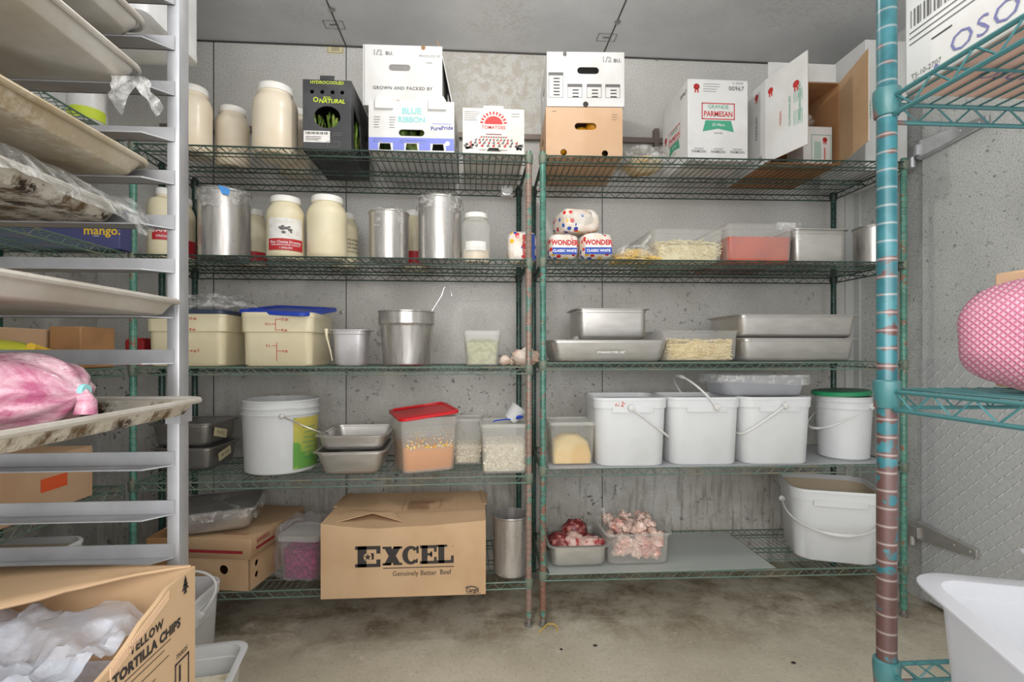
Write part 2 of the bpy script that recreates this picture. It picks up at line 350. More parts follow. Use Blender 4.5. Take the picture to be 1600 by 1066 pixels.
    def build(s, name, mat, parent=None, loc=None, rz=0., smooth=40, bevel=0., label=None, rot=None):
        me = bpy.data.meshes.new(name); me.from_pydata(s.v, [], s.f)
        mats = s.slots or [mat]
        for m in mats: me.materials.append(M[m] if isinstance(m, str) else m)
        me.polygons.foreach_set('material_index', s.mi if s.slots else [0] * len(s.f))
        bm = bmesh.new(); bm.from_mesh(me); bmesh.ops.remove_doubles(bm, verts=bm.verts, dist=1e-5)
        bmesh.ops.recalc_face_normals(bm, faces=bm.faces); bm.to_mesh(me); bm.free()
        if smooth:
            me.polygons.foreach_set('use_smooth', [True] * len(me.polygons)); me.set_sharp_from_angle(angle=R(smooth))
        me.update()
        o = bpy.data.objects.new(name, me); COL.objects.link(o)
        if parent: o.parent = parent
        if loc: o.location = loc
        if rot: o.rotation_euler = rot
        elif rz: o.rotation_euler = (0, 0, rz)
        if bevel:
            b = o.modifiers.new('b', 'BEVEL'); b.width = bevel; b.segments = 2; b.limit_method = 'ANGLE'; b.angle_limit = R(40)
        if label: o['label'] = label
        return o
def tag(o, label, cat, group=None, kind=None):
    o['label'] = label; o['category'] = cat
    if group: o['group'] = group
    if kind: o['kind'] = kind
    return o
def T(name, label, cat, loc, rz=0., group=None):
    o = bpy.data.objects.new(name, None); COL.objects.link(o); o.location = loc; o.rotation_euler = (0, 0, rz)
    o.empty_display_size = .05
    return tag(o, label, cat, group)
def struct(o): o['kind'] = 'structure'; return o
# ------------------------------------------------------------------ the room
YB, XR, XL, ZC, YF = 2.56, 1.975, -1.80, 2.59, -.35
WT = .08
struct(MB().box(XL - WT, XR + WT, YF, YB + WT, -WT, 0).build('floor', 'concrete_floor', smooth=0))
struct(MB().box(XL - WT, XR + WT, YF, YB + WT, ZC, ZC + WT).build('ceiling', 'ceiling_metal', smooth=0))
struct(MB().box(XL, XR, YB, YB + WT, 0, ZC).build('wall_back', 'stucco_metal_wall', smooth=0))
struct(MB().box(XL - WT, XL, YF, YB + WT, 0, ZC).build('wall_left', 'stucco_metal_wall', smooth=0))
struct(MB().box(XR, XR + WT, YF, YB + WT, 0, ZC).build('wall_right', 'side_wall_metal', smooth=0))
sx = [PX(334, YB), PX(541, YB), PX(941, YB), PX(1352, YB) - .1]
m = MB()
for x in sx[:3]: m.box(x - .002, x + .002, YB - .0015, YB + .001, 0, ZC)
struct(m.build('trim_1', 'seam_dark', smooth=0))                     # panel joints of the back wall
m = MB()
for x in sx[1:3]: m.box(x - .003, x + .003, YF, YB, ZC - .0015, ZC + .001)
struct(m.build('trim_2', 'seam_dark', smooth=0))                     # panel joints of the ceiling
m = MB().box(XL, XR, YB - .006, YB, ZC - .006, ZC); struct(m.build('trim_3', 'seam_dark', smooth=0))
m = MB().box(XR - .055, XR, YB - .012, YB, 0, ZC).box(XR - .012, XR, YB - .05, YB, 0, ZC)
struct(m.build('trim_4', 'trim_white', smooth=0))                    # corner strip beside the right wall
# cold-room door and its frame on the right wall
def YW(px, X=XR):
    dx, dy = ray(px); return X / dx * dy
yf0, yd = YW(1419), YW(1453)
struct(MB().box(XR - .02, XR, yd - .004, yf0, 0, 2.25).build('door_frame', 'side_wall_metal', smooth=0))
bpy.data.objects['door_frame'].name = 'trim_5'
d = struct(MB().box(XR - .045, XR, -.1, yd - .008, .02, 2.22).build('door_1', 'side_wall_metal', bevel=.003, smooth=0))
zk = HC + (HY - 560) / FP * (yd / ray(1456)[1])
MB().box(XR - .049, XR - .045, -.1, yd - .012, .03, zk).build('kick_plate', 'diamond_plate', d, smooth=0, label='embossed diamond-pattern kick plate')
def hinge(px, py, sgn, ln):
    y = YW(px + 12, XR - .05); z = PZ(px + 8, py, y); m = MB()
    m.lathe([(.012, -.062), (.016, -.058), (.016, .0), (.010, .002), (.010, .02)], 12, XR - .07, y + .015, mx=Matrix.Translation((0, 0, z - .01)))
    m.box(XR - .085, XR - .048, y - .03, y + .03, z - .028, z + .018)
    a = 0
    q = Matrix.Translation((XR - .052, y - .01, z)) @ Matrix.Rotation(a, 4, 'X')
    m.add([(0, 0, -.045), (0, -ln, -.018), (0, -ln, .018), (0, 0, .045), (-.022, 0, -.038), (-.012, -ln, -.014), (-.012, -ln, .014), (-.022, 0, .038)],
          [(0, 1, 2, 3), (7, 6, 5, 4), (0, 4, 5, 1), (1, 5, 6, 2), (2, 6, 7, 3), (3, 7, 4, 0)], q)
    for k in (.35, .65, .9): m.lathe([(.006, 0), (.006, .003), (.002, .004)], 10, mx=q @ Matrix.Translation((-.0175 + .006 * k, -ln * k, 0)) @ Matrix.Rotation(-pi / 2, 4, 'Y'))
    m.build('door_hinge', 'chrome' if sgn < 0 else 'steel', d, bevel=.002)
hinge(1424, 236, -1, .30); hinge(1424, 828, 0, .26)
# rail along the back wall, panel bolts, maker's stickers
zr = PZ(1000, 216, YB - .03)
r = MB().box(-1.5, 1.72, YB - .03, YB - .012, zr - .02, zr + .005)
for x in (-1.2, -.3, .64, .905, 1.6): r.box(x - .012, x + .012, YB - .035, YB, zr - .05, zr + .05)
pm('rail_brown', G_(128, 116, 108), .5, .4)
struct(r.build('trim_6', 'rail_brown', smooth=0))
for px, py in ((437, 66), (1026, 92), (534, 488), (531, 78)):
    if py == 78: continue
    x, y, z = P(px, py, YB)
    o = MB().lathe([(.011, 0), (.011, .003), (.004, .004)], 14).build('panel_bolt', 'steel_dark', loc=(x, YB, z), rot=(pi / 2, 0, 0))
    tag(o, {437: 'round grey bolt head on back wall above the cream jars', 1026: 'round grey bolt head on back wall above the parmesan cartons', 534: 'round grey bolt cap on wall right of the blue-lidded tub'}[px], 'bolt', 'bolt heads on the back wall')
for px, py, lb in ((524, 76, 'small pale maker sticker on back wall near the ceiling joint'),):
    x, y, z = P(px, py, YB); o = MB(); fm = Matrix.Translation((0, 0, 0)) @ face('F', 0, 0, 0)
    o.rect(-.04, .04, -.025, .025, fm, 'masking_tape'); o.frame(-.037, .037, -.022, .022, .002, fm, 'print_grey', .0004)
    for i in range(3): o.rect(-.02, .02, -.01 + i * .008, -.007 + i * .008, fm, 'print_grey', .0004)
    tag(o.build('wall_sticker', None, loc=(x, YB - .0005, z), smooth=0), lb, 'sticker')
for px, py, lb in ((522, 38, 'faded sticker on ceiling left of the first panel joint'), (948, 58, 'faded sticker on ceiling left of the second panel joint')):
    t = (ZC - HC) * FP / (HY - py); dx, dy = ray(px); o = MB(); q = Matrix.Rotation(pi, 4, 'X')
    o.frame(-.045, .045, -.03, .03, .003, q, 'print_grey'); o.rect(-.02, .02, -.004, .004, q, 'print_grey')
    tag(o.build('ceiling_sticker', None, loc=(t * dx, t * dy, ZC - .003), smooth=0), lb, 'sticker', 'ceiling stickers')
for px, py, lb in ((519, 14, 'round ceiling bolt beside the left ceiling joint'), (965, 34, 'round ceiling bolt beside the right ceiling joint')):
    t = (ZC - HC) * FP / (HY - py); dx, dy = ray(px)
    tag(MB().lathe([(.014, 0), (.014, -.004), (.005, -.006)], 14).build('ceiling_bolt', 'steel_dark', loc=(t * dx, t * dy, ZC)), lb, 'bolt', 'ceiling bolts')
# hanging cooling unit, white housing seen beside the rack post
xe = PX(311, 1.9); zb = PZ(311, 108, 1.9) + .03
t = T('evaporator_unit', 'white metal cooling unit hung below the ceiling behind the sheet-pan rack', 'cooling unit', (xe, 1.6, 0))
MB().rloft([(.60, .30, .02, zb), (.60, .30, .02, 2.56)]).build('housing', 'fridge_white', t, loc=(-.30, .15, 0))
MB().rloft([(.56, .27, .03, zb - .03), (.605, .31, .03, zb - .018), (.605, .31, .03, zb + .004)]).build('drip_tray', 'fridge_white', t, loc=(-.30, .15, 0))
for x in (-.54, -.06): MB().box(x - .015, x + .015, .13, .17, 2.55, ZC).build('hanger', 'steel', t, smooth=0)

# ------------------------------------------------------------------ wire shelving
def truss(m, p0, p1, h=.026, pitch=.058, r=.0032, rz=.0019):
    p0, p1 = Vector(p0), Vector(p1); L = (p1 - p0).length; n = max(2, round(L / pitch)) ; d = (p1 - p0) / n; dn = Vector((0, 0, -h))
    m.tube([p0, p1], r, 6); m.tube([p0 + dn, p1 + dn], r, 6)
    pts = []
    for i in range(n): pts += [p0 + d * i + dn * .98, p0 + d * (i + .5)]
    pts.append(p1 + dn * .98); m.tube(pts, rz, 4)
def wire_shelf(parent, x0, x1, y0, y1, z, mat, wires_along='y', deckmat=None, r=1., collars=True, pitch=.0255, cmat=None):
    m = MB(); top = z - .004
    for a, b in (((x0, y0), (x1, y0)), ((x0, y1), (x1, y1)), ((x0, y0), (x0, y1)), ((x1, y0), (x1, y1))):
        truss(m, (*a, top), (*b, top), r=.0032 * r, rz=.0019 * r)
    if wires_along == 'y': truss(m, (x0, (y0 + y1) / 2, top - .003), (x1, (y0 + y1) / 2, top - .003), h=.018)
    else: truss(m, ((x0 + x1) / 2, y0, top - .003), ((x0 + x1) / 2, y1, top - .003), h=.018)
    s = m.build('shelf', mat, parent)
    g = MB()
    if wires_along == 'y':
        n = int((x1 - x0) / pitch)
        for i in range(1, n):
            x = x0 + (x1 - x0) * i / n; g.tube([(x, y0 - .001, top + .0025), (x, y1 + .001, top + .0025)], .0015 * r, 4)
        for f in (.22, .78): g.tube([(x0, y0 + (y1 - y0) * f, top - .002), (x1, y0 + (y1 - y0) * f, top - .002)], .002 * r, 5)
    else:
        n = int((y1 - y0) / pitch)
        for i in range(1, n):
            y = y0 + (y1 - y0) * i / n; g.tube([(x0, y, top + .0025), (x1, y, top + .0025)], .0015 * r, 4)
        for f in (.22, .78): g.tube([(x0 + (x1 - x0) * f, y0, top - .002), (x0 + (x1 - x0) * f, y1, top - .002)], .002 * r, 5)
    g.build('deck_wires', deckmat or mat, s)
    return s
def collar(parent, x, y, z, mat):
    MB().lathe([(.0150, -.034), (.0158, -.033), (.0175, -.004), (.0170, .004), (.0148, .006)], 20).build('collar', mat, parent, loc=(x, y, z))
def post(parent, x, y, z1, mat, r=.0127, z0=0., foot=True):
    p = MB().lathe([(r, z0 + .03), (r, z1), (r * .9, z1 + .004)], 20).build('post', mat, parent, loc=(x, y, 0))
    if foot: MB().lathe([(.016, z0), (.017, z0 + .008), (.009, z0 + .012), (.009, z0 + .03)], 16).build('leveling_foot', 'steel_dark', p)
    return p
ZL = [1.873, 1.459, 1.035, .603, .185]; ZR = [1.874, 1.462, 1.051, .630, .213]
FYL, FYR, DEP = 2.03, 2.03, .43
def unit(label, xa, ya, xb, yb, zs, mats, cmats, tmat):
    rz = math.atan2(yb - ya, xb - xa); L = math.hypot(yb - ya, xb - xa)
    t = T('wire_shelving_unit', label, 'shelving unit', (xa, ya, 0), rz, 'green wire shelving along the back wall')
    for (x, y), mt in zip(((0, 0), (L, 0), (0, DEP), (L, DEP)), mats): post(t, x, y, 1.885, mt)
    for i, z in enumerate(zs):
        sh = wire_shelf(t, 0, L, -.012, DEP + .012, z, tmat[i])
        for (x, y), mt in zip(((0, 0), (L, 0), (0, DEP), (L, DEP)), cmats): collar(sh, x, y, z, mt)
    return t
XLA, XLB, XRA, XRB = -1.288, .205, .262, 1.755
UL = unit('green five-tier wire shelving unit on the left, right post rusted pink', XLA, 2.014, XLB, 2.03, ZL,
     ('post_green', 'post_rusty', 'post_dark', 'post_dark'), ('green_wire', 'green_wire', 'dark_green_wire', 'dark_green_wire'), ['dark_green_wire'] * 2 + ['green_wire'] * 3)
UR = unit('green five-tier wire shelving unit on the right, left post mostly green', XRA, 2.03, XRB, 1.997, ZR,
     ('post_green_low', 'post_green', 'post_dark', 'post_dark'), ('green_wire', 'green_wire', 'dark_green_wire', 'dark_green_wire'), ['dark_green_wire'] * 2 + ['green_wire'] * 3)
# shelf run along the left wall, hooked to the corner post
tl = T('wire_shelving_unit', 'green wire shelving run along the left wall behind the sheet-pan rack', 'shelving unit', (XLA, 1.975, 0), 0)
for i, z in enumerate(ZL):
    sh = wire_shelf(tl, -.44, -.004, -1.35, 0, z, 'green_wire', 'x')
post(tl, PX(253, 2.26) - XLA, 2.26 - 1.975, 1.885, 'post_dark'); post(tl, -.43, -.012, 1.885, 'post_dark'); post(tl, -.015, -1.34, 1.885, 'post_green'); post(tl, -.43, -1.34, 1.885, 'post_dark')
# ------------------------------------------------------------------ builders for the goods
E = .0015                                                             # air between a deck and what stands on it
def jar(label, pl, pr, pt, Y, z, group='gallon jars', body='cream_jar', lid='jar_lid', band=None, zs=.80, neck=.72, name='plastic_jar', cat='jar', H=None, fill=None):
    x, r = cyl(pl, pr, Y); H = H or PZ((pl + pr) / 2, pt, Y) - z; z += E
    t = T(name, label, cat, (x, Y, z), 0, group)
    MB().lathe([(r * .88, 0), (r * .96, .006), (r, .02), (r, H * .10), (r * .985, H * .11), (r * .985, H * .60), (r, H * .62), (r, H * .70), (r * .97, H * .76), (r * .86, H * .83), (r * neck, H * .88), (r * neck, H * .93)], 40).build('body', body, t)
    MB().lathe([(r * (neck + .04), H * .90), (r * (neck + .06), H * .905), (r * (neck + .06), H * .985), (r * (neck + .02), H), (r * .3, H)], 40).build('lid', lid, t)
    if band:
        a0 = math.atan2(-Y, -x) + band.get('rot', 0.); n = 18; sp = band.get('span', 1.0)
        def strip(z0, z1, mat, nm, off, s0=-1, s1=1):
            rings = [[((r + off) * cos(a0 + sp * (s0 + (s1 - s0) * k / n)), (r + off) * sin(a0 + sp * (s0 + (s1 - s0) * k / n)), zz) for k in range(n + 1)] for zz in (z0 * H, z1 * H)]
            return MB().loft(rings, False, False, False).build(nm, mat, t)
        if 'white' in band: strip(*band['white'], 'label_white', 'label', .0008)
        lb = strip(*band['red'], 'label_red', 'label_band', .0014) if 'red' in band else None
        if 'text' in band:
            m = MB()
            for (tx, sz, zz, mt) in band['text']:
                v, f = text_geo(tx, .01)
                b = len(m.v); m.use(mt)
                for p in v:
                    a = a0 + p[0] * sz / r + band.get('shift', 0); m.v.append(((r + .002) * cos(a), (r + .002) * sin(a), zz * H + p[1] * sz))
                m.f += [tuple(b + i for i in q) for q in f]; m.mi += [m.cur] * len(f)
            m.build('printed_lettering', None, t, smooth=0)
        if 'art' in band:
            m = MB().use('print_grey'); rr_ = random.Random(3)
            for _ in range(14):
                a, zz, q = a0 + rr_.uniform(-.3, .35), band['art'] * H + rr_.uniform(-.012, .012), rr_.uniform(.004, .009)
                m.add([((r + .0018) * cos(a + q * cos(k) / r), (r + .0018) * sin(a + q * cos(k) / r), zz + q * .7 * sin(k)) for k in [j * .785 for j in range(8)]], [tuple(range(8))])
            m.build('printed_picture', None, t, smooth=0)
    return t
def hull(m, secs, mx=None, n=6): return m.rloft(secs, True, True, n, mx)
def pan(label, w, d, h, loc, rz=0., mat='steel', name='hotel_pan', cat='pan', group=None, fl=.014, cr=.03, tap=.02, parent=None):
    t = T(name, label, cat, loc, rz, group); a, b = w - 2 * fl, d - 2 * fl; th = .0014
    m = MB(); hull(m, [(a - tap - .03, b - tap - .03, cr, 0), (a - tap - .01, b - tap - .01, cr, .006), (a - tap, b - tap, cr, .018), (a - .004, b - .004, cr, h * .86), (a, b, cr, h * .87), (a, b, cr, h - .002),
               (w, d, cr + fl * .6, h - .004), (w + .001, d + .001, cr + fl * .6, h - .001), (w - .002, d - .002, cr + fl * .6, h), (a - th, b - th, cr, h - .0005),
               (a - th * 2, b - th * 2, cr, h * .87), (a - th * 3 - .004, b - th * 3 - .004, cr, h * .86), (a - tap - th * 2, b - tap - th * 2, cr, .019), (a - tap - .02, b - tap - .02, cr, .004)])
    m.build('pan_body', mat, t)
    return t
def pot(label, pl, pr, pt, Y, z, mat='steel_pot', group=None, shoulder=None, tap=.97, name='stock_pot', cat='pot'):
    x, r = cyl(pl, pr, Y); H = PZ((pl + pr) / 2, pt, Y) - z; z += E
    t = T(name, label, cat, (x, Y, z), 0, group); r *= .985; b = r * tap
    if shoulder:
        k = r * .93; pr_ = [(b * .86, 0), (b * .94, .006), (b * .955, .02), (k, H * shoulder), (k * 1.005, H * shoulder + .002), (r, H * (shoulder + .05)), (r * .985, H * .97), (r * 1.012, H * .985), (r * 1.012, H), (r * .97, H), (r * .965, H * (shoulder + .05)), (k * .985, H * shoulder), (b * .93, .012), (b * .5, .006)]
    else:
        pr_ = [(b * .90, 0), (b * .985, .006), (b, .02), (r * .97, H * .96), (r * .975, H * .97), (r * 1.01, H * .98), (r * 1.015, H * .99), (r * 1.005, H), (r * .96, H * .995), (r * .955, H * .9), (b * .97, .02), (b * .5, .006)]
    MB().lathe(pr_, 44).build('pot_body', mat, t)
    return t, r, H
def wrap_round(t, r, H, drop, seed=0, top=True, bag=.0, name='plastic_film'):
    n = 56; rings = []
    prof = [(.05, .004), (.5, .006), (.9, .006)] if top else []
    for f, dz in prof: rings.append([(r * f * cos(2 * pi * k / n), r * f * sin(2 * pi * k / n), H + dz - .006 * noise.noise(Vector((f * 3, k * .4, seed)))) for k in range(n)])
    for i, q in enumerate((0, .12, .4, .7, 1.)):
        ring = []
        for k in range(n):
            a = 2 * pi * k / n; c, s = cos(a), sin(a)
            e = drop * (.75 + .55 * noise.noise(Vector((c * 1.6, s * 1.6, seed * 2.3)))) * q
            cr = .006 * noise.noise(Vector((c * 9, s * 9, i * .8 + seed))) + .004 * noise.noise(Vector((c * 22, s * 22, i * 1.7 + seed)))
            rad = r * 1.02 + .004 + cr + bag * q
            ring.append((rad * c, rad * s, H + .004 - e))
        rings.append(ring)
    MB().loft(rings, False, False).build(name, 'film', t, smooth=60)
def wrap_rect(t, w, d, cr, z, drop, seed=0, top=True, mat='film', name='plastic_film', only=None):
    m = MB(); rings = []; N = 14
    base = m.rr(w, d, cr, 0, N)
    if top: rings += [[(x * f, y * f, z + .004 + .004 * noise.noise(Vector((x * 30, y * 30, seed)))) for x, y, _ in base] for f in (.05, .5, .92)]
    for i, q in enumerate((0, .15, .45, .75, 1.)):
        rings.append([(x * (1.012 + .02 * noise.noise(Vector((x * 40, y * 40, i + seed)))), y * (1.012 + .02 * noise.noise(Vector((x * 40, y * 40, i + seed + 5)))),
                       z + .003 - drop * q * (.7 + .6 * noise.noise(Vector((x * 9, y * 9, seed))))) for x, y, _ in base])
    m.loft(rings, False, False).build(name, mat, t, smooth=60)
def carton(name, label, cat, w, d, h, loc, rz=0., mat='kraft', group=None, tape=True, part='carton_body', bev=.004):
    t = T(name, label, cat, loc, rz, group)
    m = MB().box(-w / 2, w / 2, -d / 2, d / 2, 0, h); m.build(part, mat, t, bevel=bev)
    s = MB(); tp = face('T', w, d, h, .0004); s.rect(-w / 2 + .004, w / 2 - .004, -.0015, .0015, tp, 'kraft_inside' if 'kraft' in mat else 'print_grey')
    if tape: s.rect(-w / 2 + .006, w / 2 - .006, -.025, .025, tp, 'masking_tape', -.0002)
    s.build('flap_seam', None, t, smooth=0)
    return t
def lines(m, fm, x0, x1, y, n, dy, th=.0022, mat='print_grey', seed=0):
    rg = random.Random(seed)
    for i in range(n): m.rect(x0, x0 + (x1 - x0) * rg.uniform(.6, 1), y - i * dy - th, y - i * dy, fm, mat)
def slot(x, y, w, h, n=8):
    o = []; r = h / 2
    for sx_, a0 in ((1, -pi / 2), (-1, pi / 2)):
        for k in range(n + 1): a = a0 + pi * k / n; o.append((x + sx_ * (w / 2 - r) + r * cos(a), y + r * sin(a)))
    return o
def circ(x, y, rx, ry=None, n=20): return [(x + rx * cos(2 * pi * k / n), y + (ry or rx) * sin(2 * pi * k / n)) for k in range(n)]
def tray_box(name, label, cat, w, d, h, loc, rz, mat, holes=(), outline=None, side=None, sideholes=(), group=None, top=True, inner=None, leftmat=None):
    """hollow fruit box of board panels, hand holes cut right through"""
    t = T(name, label, cat, loc, rz, group); th = .005
    ol = outline or [(-w / 2, -h / 2), (w / 2, -h / 2), (w / 2, h / 2), (-w / 2, h / 2)]
    MB().panel(ol, list(holes), th, face('F', w, d, h, -th / 2)).build('front_panel', mat, t, smooth=30)
    MB().panel([(-w / 2, -h / 2), (w / 2, -h / 2), (w / 2, h / 2), (-w / 2, h / 2)], [], th, Matrix.Translation((0, d - th, 0)) @ face('F', w, d, h, -th / 2)).build('rear_panel', mat, t, smooth=30)
    dd = d - 2 * th
    for k in 'LR': MB().panel([(-dd / 2, -h / 2), (dd / 2, -h / 2), (dd / 2, h / 2), (-dd / 2, h / 2)], list(sideholes), th, face(k, w, d, h, -th / 2)).build('side_panel', side or mat, t, smooth=30)
    MB().box(-w / 2 + th, w / 2 - th, -d / 2 + th, d / 2 - th, .001, th).build('bottom_panel', side or mat, t, smooth=0)
    if top: MB().box(-w / 2 + .001, w / 2 - .001, -d / 2 + th, d / 2 - th, h - th, h).build('lid_panel', mat, t, smooth=0)
    return t
def fbox(pl, pr, Y, pb=None, pt=None, z=None):
    """front face of a box from its photo columns: centre x, width, height"""
    x0, x1 = PX(pl, Y), PX(pr, Y); h = PZ((pl + pr) / 2, pt, Y) - z
    return (x0 + x1) / 2, x1 - x0, h
Z1, Z2, Z3, Z4, Z5 = [z + E for z in ZL]; Y1, Y2, Y3, Y4, Y5 = [z + E for z in ZR]

# ================================================================== TOP SHELF, LEFT UNIT
jar('tall white-lidded gallon jar of cream dressing on the top shelf, closest to the rack post', 268, 333, 140, 2.13, ZL[0], 'cream jars on the top shelf')
jar('lower white-lidded gallon jar on the top shelf between two taller jars', 335, 391, 172, 2.27, ZL[0], 'cream jars on the top shelf')
jar('tall white-lidded gallon jar on the top shelf left of the black vegetable box', 393, 466, 139, 2.13, ZL[0], 'cream jars on the top shelf')
jar('white-lidded jar half hidden behind the black vegetable box', 438, 490, 176, 2.36, ZL[0], 'cream jars on the top shelf')
# black asparagus box
x, w_, h_ = fbox(473, 549, 2.04, pt=125, z=Z1)
t = tray_box('asparagus_box', 'black vegetable box with round window showing green asparagus, top shelf', 'box', w_, .34, h_, (x, 2.04 + .17, Z1), R(0), 'black_board',
    [circ(.02 * 0 + w_ * .0, -h_ * .02, w_ * .275, h_ * .155, 28)] + [circ(w_ * dx, h_ * .33, .008) for dx in (-.31, -.1, .11, .31)], side='black_board',
    sideholes=[[(-.13, -.10), (.02, -.10), (-.02, .03), (-.13, .06)], slot(.09, -.03, .03, .10)])
fm = face('F', w_, .34, h_)
m = MB().text('HYDROCOOLED', .017, 0, h_ * .46, fm, 'print_lime', .02); m.text('ECO', .014, .0, h_ * .245, fm, 'print_lime', .02)
m.text('NATURAL', .022, .018, h_ * .20, fm, 'print_lime', .03, slant=.2); m.poly(circ(-.043, h_ * .22, .010), fm, 'print_lime'); m.poly(circ(-.043, h_ * .22, .006), fm, 'black_board', .0003)
m.rect(-w_ * .48, w_ * .06, -h_ * .38, -h_ * .22, fm, 'label_white')
for i in range(16): m.rect(-w_ * .44 + i * .0055, -w_ * .44 + i * .0055 + .002 + .001 * (i % 3), -h_ * .27, -h_ * .235, fm, 'print_black', .0004)
lines(m, fm, -w_ * .44, -w_ * .1, -h_ * .30, 3, .006, .002, 'print_black'); m.frame(w_ * .0, w_ * .26, -h_ * .44, -h_ * .36, .002, fm, 'print_grey')
lines(m, fm, w_ * .12, w_ * .34, -h_ * .24, 2, .008)
m.build('printed_lettering', None, t, smooth=0)
MB().box(-.028, .028, -.17, -.165, h_ - .004, h_ + .018).build('carry_tab', 'black_board', t, bevel=.003)
rg = random.Random(5); m = MB()
for i in range(26):
    xx = rg.uniform(-.075, .075); yy = rg.uniform(-.12, .12); hh = rg.uniform(.13, .20)
    m.tube([(xx, yy, .01), (xx + rg.uniform(-.01, .01), yy, hh * .7), (xx + rg.uniform(-.02, .02), yy - .01, hh)], [.006, .006, .004], 6)
    m.blob((xx, yy - .006, hh), (.006, .006, .018), i, .1, 3, 6, 5)
tag(m.build('asparagus', 'asparagus_green', loc=(x, 2.21, Z1 + .004)), 'bunch of green asparagus spears inside the black box', 'asparagus', kind='stuff')
# blue-banded produce box with the white half-bushel box on it
x, w_, h_ = fbox(577, 711, 2.03, pt=158, z=Z1); xb_ = x; hb = h_
bite = lambda cx: [(cx + .022, -h_ / 2 + .001), (cx + .018, -h_ / 2 + .022), (cx - .018, -h_ / 2 + .022), (cx - .022, -h_ / 2 + .001)]
t = tray_box('produce_box', 'white produce box with periwinkle blue lower band, on the top shelf', 'box', w_, .36, h_, (x, 2.21, Z1), R(-1), 'wax_white_board',
    [slot(w_ * .0, -h_ * .12, .10, .026)] + [[(cx - .024, -h_ * .46), (cx + .024, -h_ * .46), (cx + .02, -h_ * .33), (cx - .02, -h_ * .33)] for cx in (-w_ * .31, w_ * .0, w_ * .31)], sideholes=[slot(0, 0, .09, .03)])
fm = face('F', w_, .36, h_); m = MB()
for x0, x1 in ((-.5, -.39), (-.22, -.085), (.085, .22), (.40, .5)): m.rect(w_ * x0 + .001, w_ * x1, -h_ * .46, -h_ * .32, fm, 'print_periwinkle')
m.rect(-w_ * .5 + .001, w_ * .5 - .001, -h_ * .32, -h_ * .12 - .02, fm, 'print_periwinkle')
m.text('BLUE', .034, 0, h_ * .30, fm, 'print_teal', .03); m.text('RIBBON', .030, 0, h_ * .13, fm, 'print_teal', .03)
m.text('PurePride', .022, w_ * .355, -.004, fm, 'print_blue', .02, rot=.06); m.rect(w_ * .24, w_ * .47, .012, .014, fm, 'print_periwinkle')
for k in (-.4, -.22): lines(m, fm, w_ * (k - .04), w_ * (k + .04), h_ * .18, 5, .010, .002)
lines(m, fm, -w_ * .14, w_ * .2, -h_ * .27, 2, .008, .0025, 'print_white'); lines(m, fm, -w_ * .45, -w_ * .33, -h_ * .25, 2, .009, .003, 'print_white')
m.poly(circ(w_ * .42, -h_ * .32, .009), fm, 'print_white', .0004)
m.build('printed_lettering', None, t, smooth=0)
for cx in (-w_ * .32, w_ * .30): MB().rloft([(.072, .012, .005, 0), (.072, .012, .005, .034), (.05, .010, .004, .052)]).build('corner_tab', 'white_plastic', t, loc=(cx, -.18 + -.004, h_ - .034))
rg = random.Random(2); m = MB()
for i in range(20): m.blob((rg.uniform(-.13, .13), rg.uniform(-.14, .0), .03 + rg.uniform(0, .11)), (.03, .03, .028), i, .2, 2, 8, 6)
tag(m.build('green_squash', 'dark_green_veg', loc=(xb_, 2.21, Z1 + .01)), 'dark green produce seen through holes of blue-banded box', 'vegetables', kind='stuff')
Yw = 2.12; zt = Z1 + hb + .022; x, w_, h_ = fbox(568, 692, Yw, pt=71, z=zt)
MB().rloft([(w_ * .9, .26, .01, 0), (w_ * .9, .26, .01, .018)]).build('box_lid_tray', 'wax_white_board', bpy.data.objects['produce_box'], loc=(x - xb_, Yw + .15 - 2.21, hb + .001))
t = tray_box('half_bushel_box', 'white half bushel box with lid flap raised, above the blue-banded box', 'box', w_, .31, h_, (x, Yw + .155, zt), R(-1), 'wax_white_board',
    [slot(-w_ * .04, h_ * .13, .088, .026)], top=False, side='wax_white_board')
fm = face('F', w_, .31, h_); m = MB()
def outline_text(m, tx, sz, x, y, fm, b=.03, sp=1.05, rot=0.):
    m.text(tx, sz, x, y, fm, 'print_grey', .03, spacing=sp, rot=rot)
    if sz > .025: m.text(tx, sz, x, y, fm @ Matrix.Translation((0, 0, .0012)), 'print_white', -.022, spacing=sp, rot=rot)
outline_text(m, '1/2', .030, -w_ * .32, h_ * .37, fm, .03); outline_text(m, 'BU.', .020, -w_ * .17, h_ * .36, fm, .03)
m.text('PRODUCE OF', .014, w_ * .34, h_ * .33, fm, 'print_grey', .0); m.text('USA', .014, w_ * .33, h_ * .22, fm, 'print_grey')
outline_text(m, 'GROWN AND PACKED BY', .0185, 0, -h_ * .21, fm, .02, 1.12)
m.rect(-w_ * .485, -w_ * .48, -h_ * .5, h_ * .5, fm, 'print_grey'); m.disc(w_ * .26, h_ * .47, .009, .009, fm, 'kraft_inside'); m.disc(-w_ * .06, -h_ * .46, .014, .014, fm, 'kraft_inside')
m.build('printed_lettering', None, t, smooth=0)
fl = MB().add([(0, -.155, 0), (0, .155, 0), (.012, .16, .155), (-.012, -.16, .1), (-.02, -.16, .17)], [(0, 1, 2, 3), (3, 2, 4)])
m = MB(); a = [(0, -.155, h_ - .25 * h_), (.004, .155, h_ * .9)]
X0 = w_ / 2
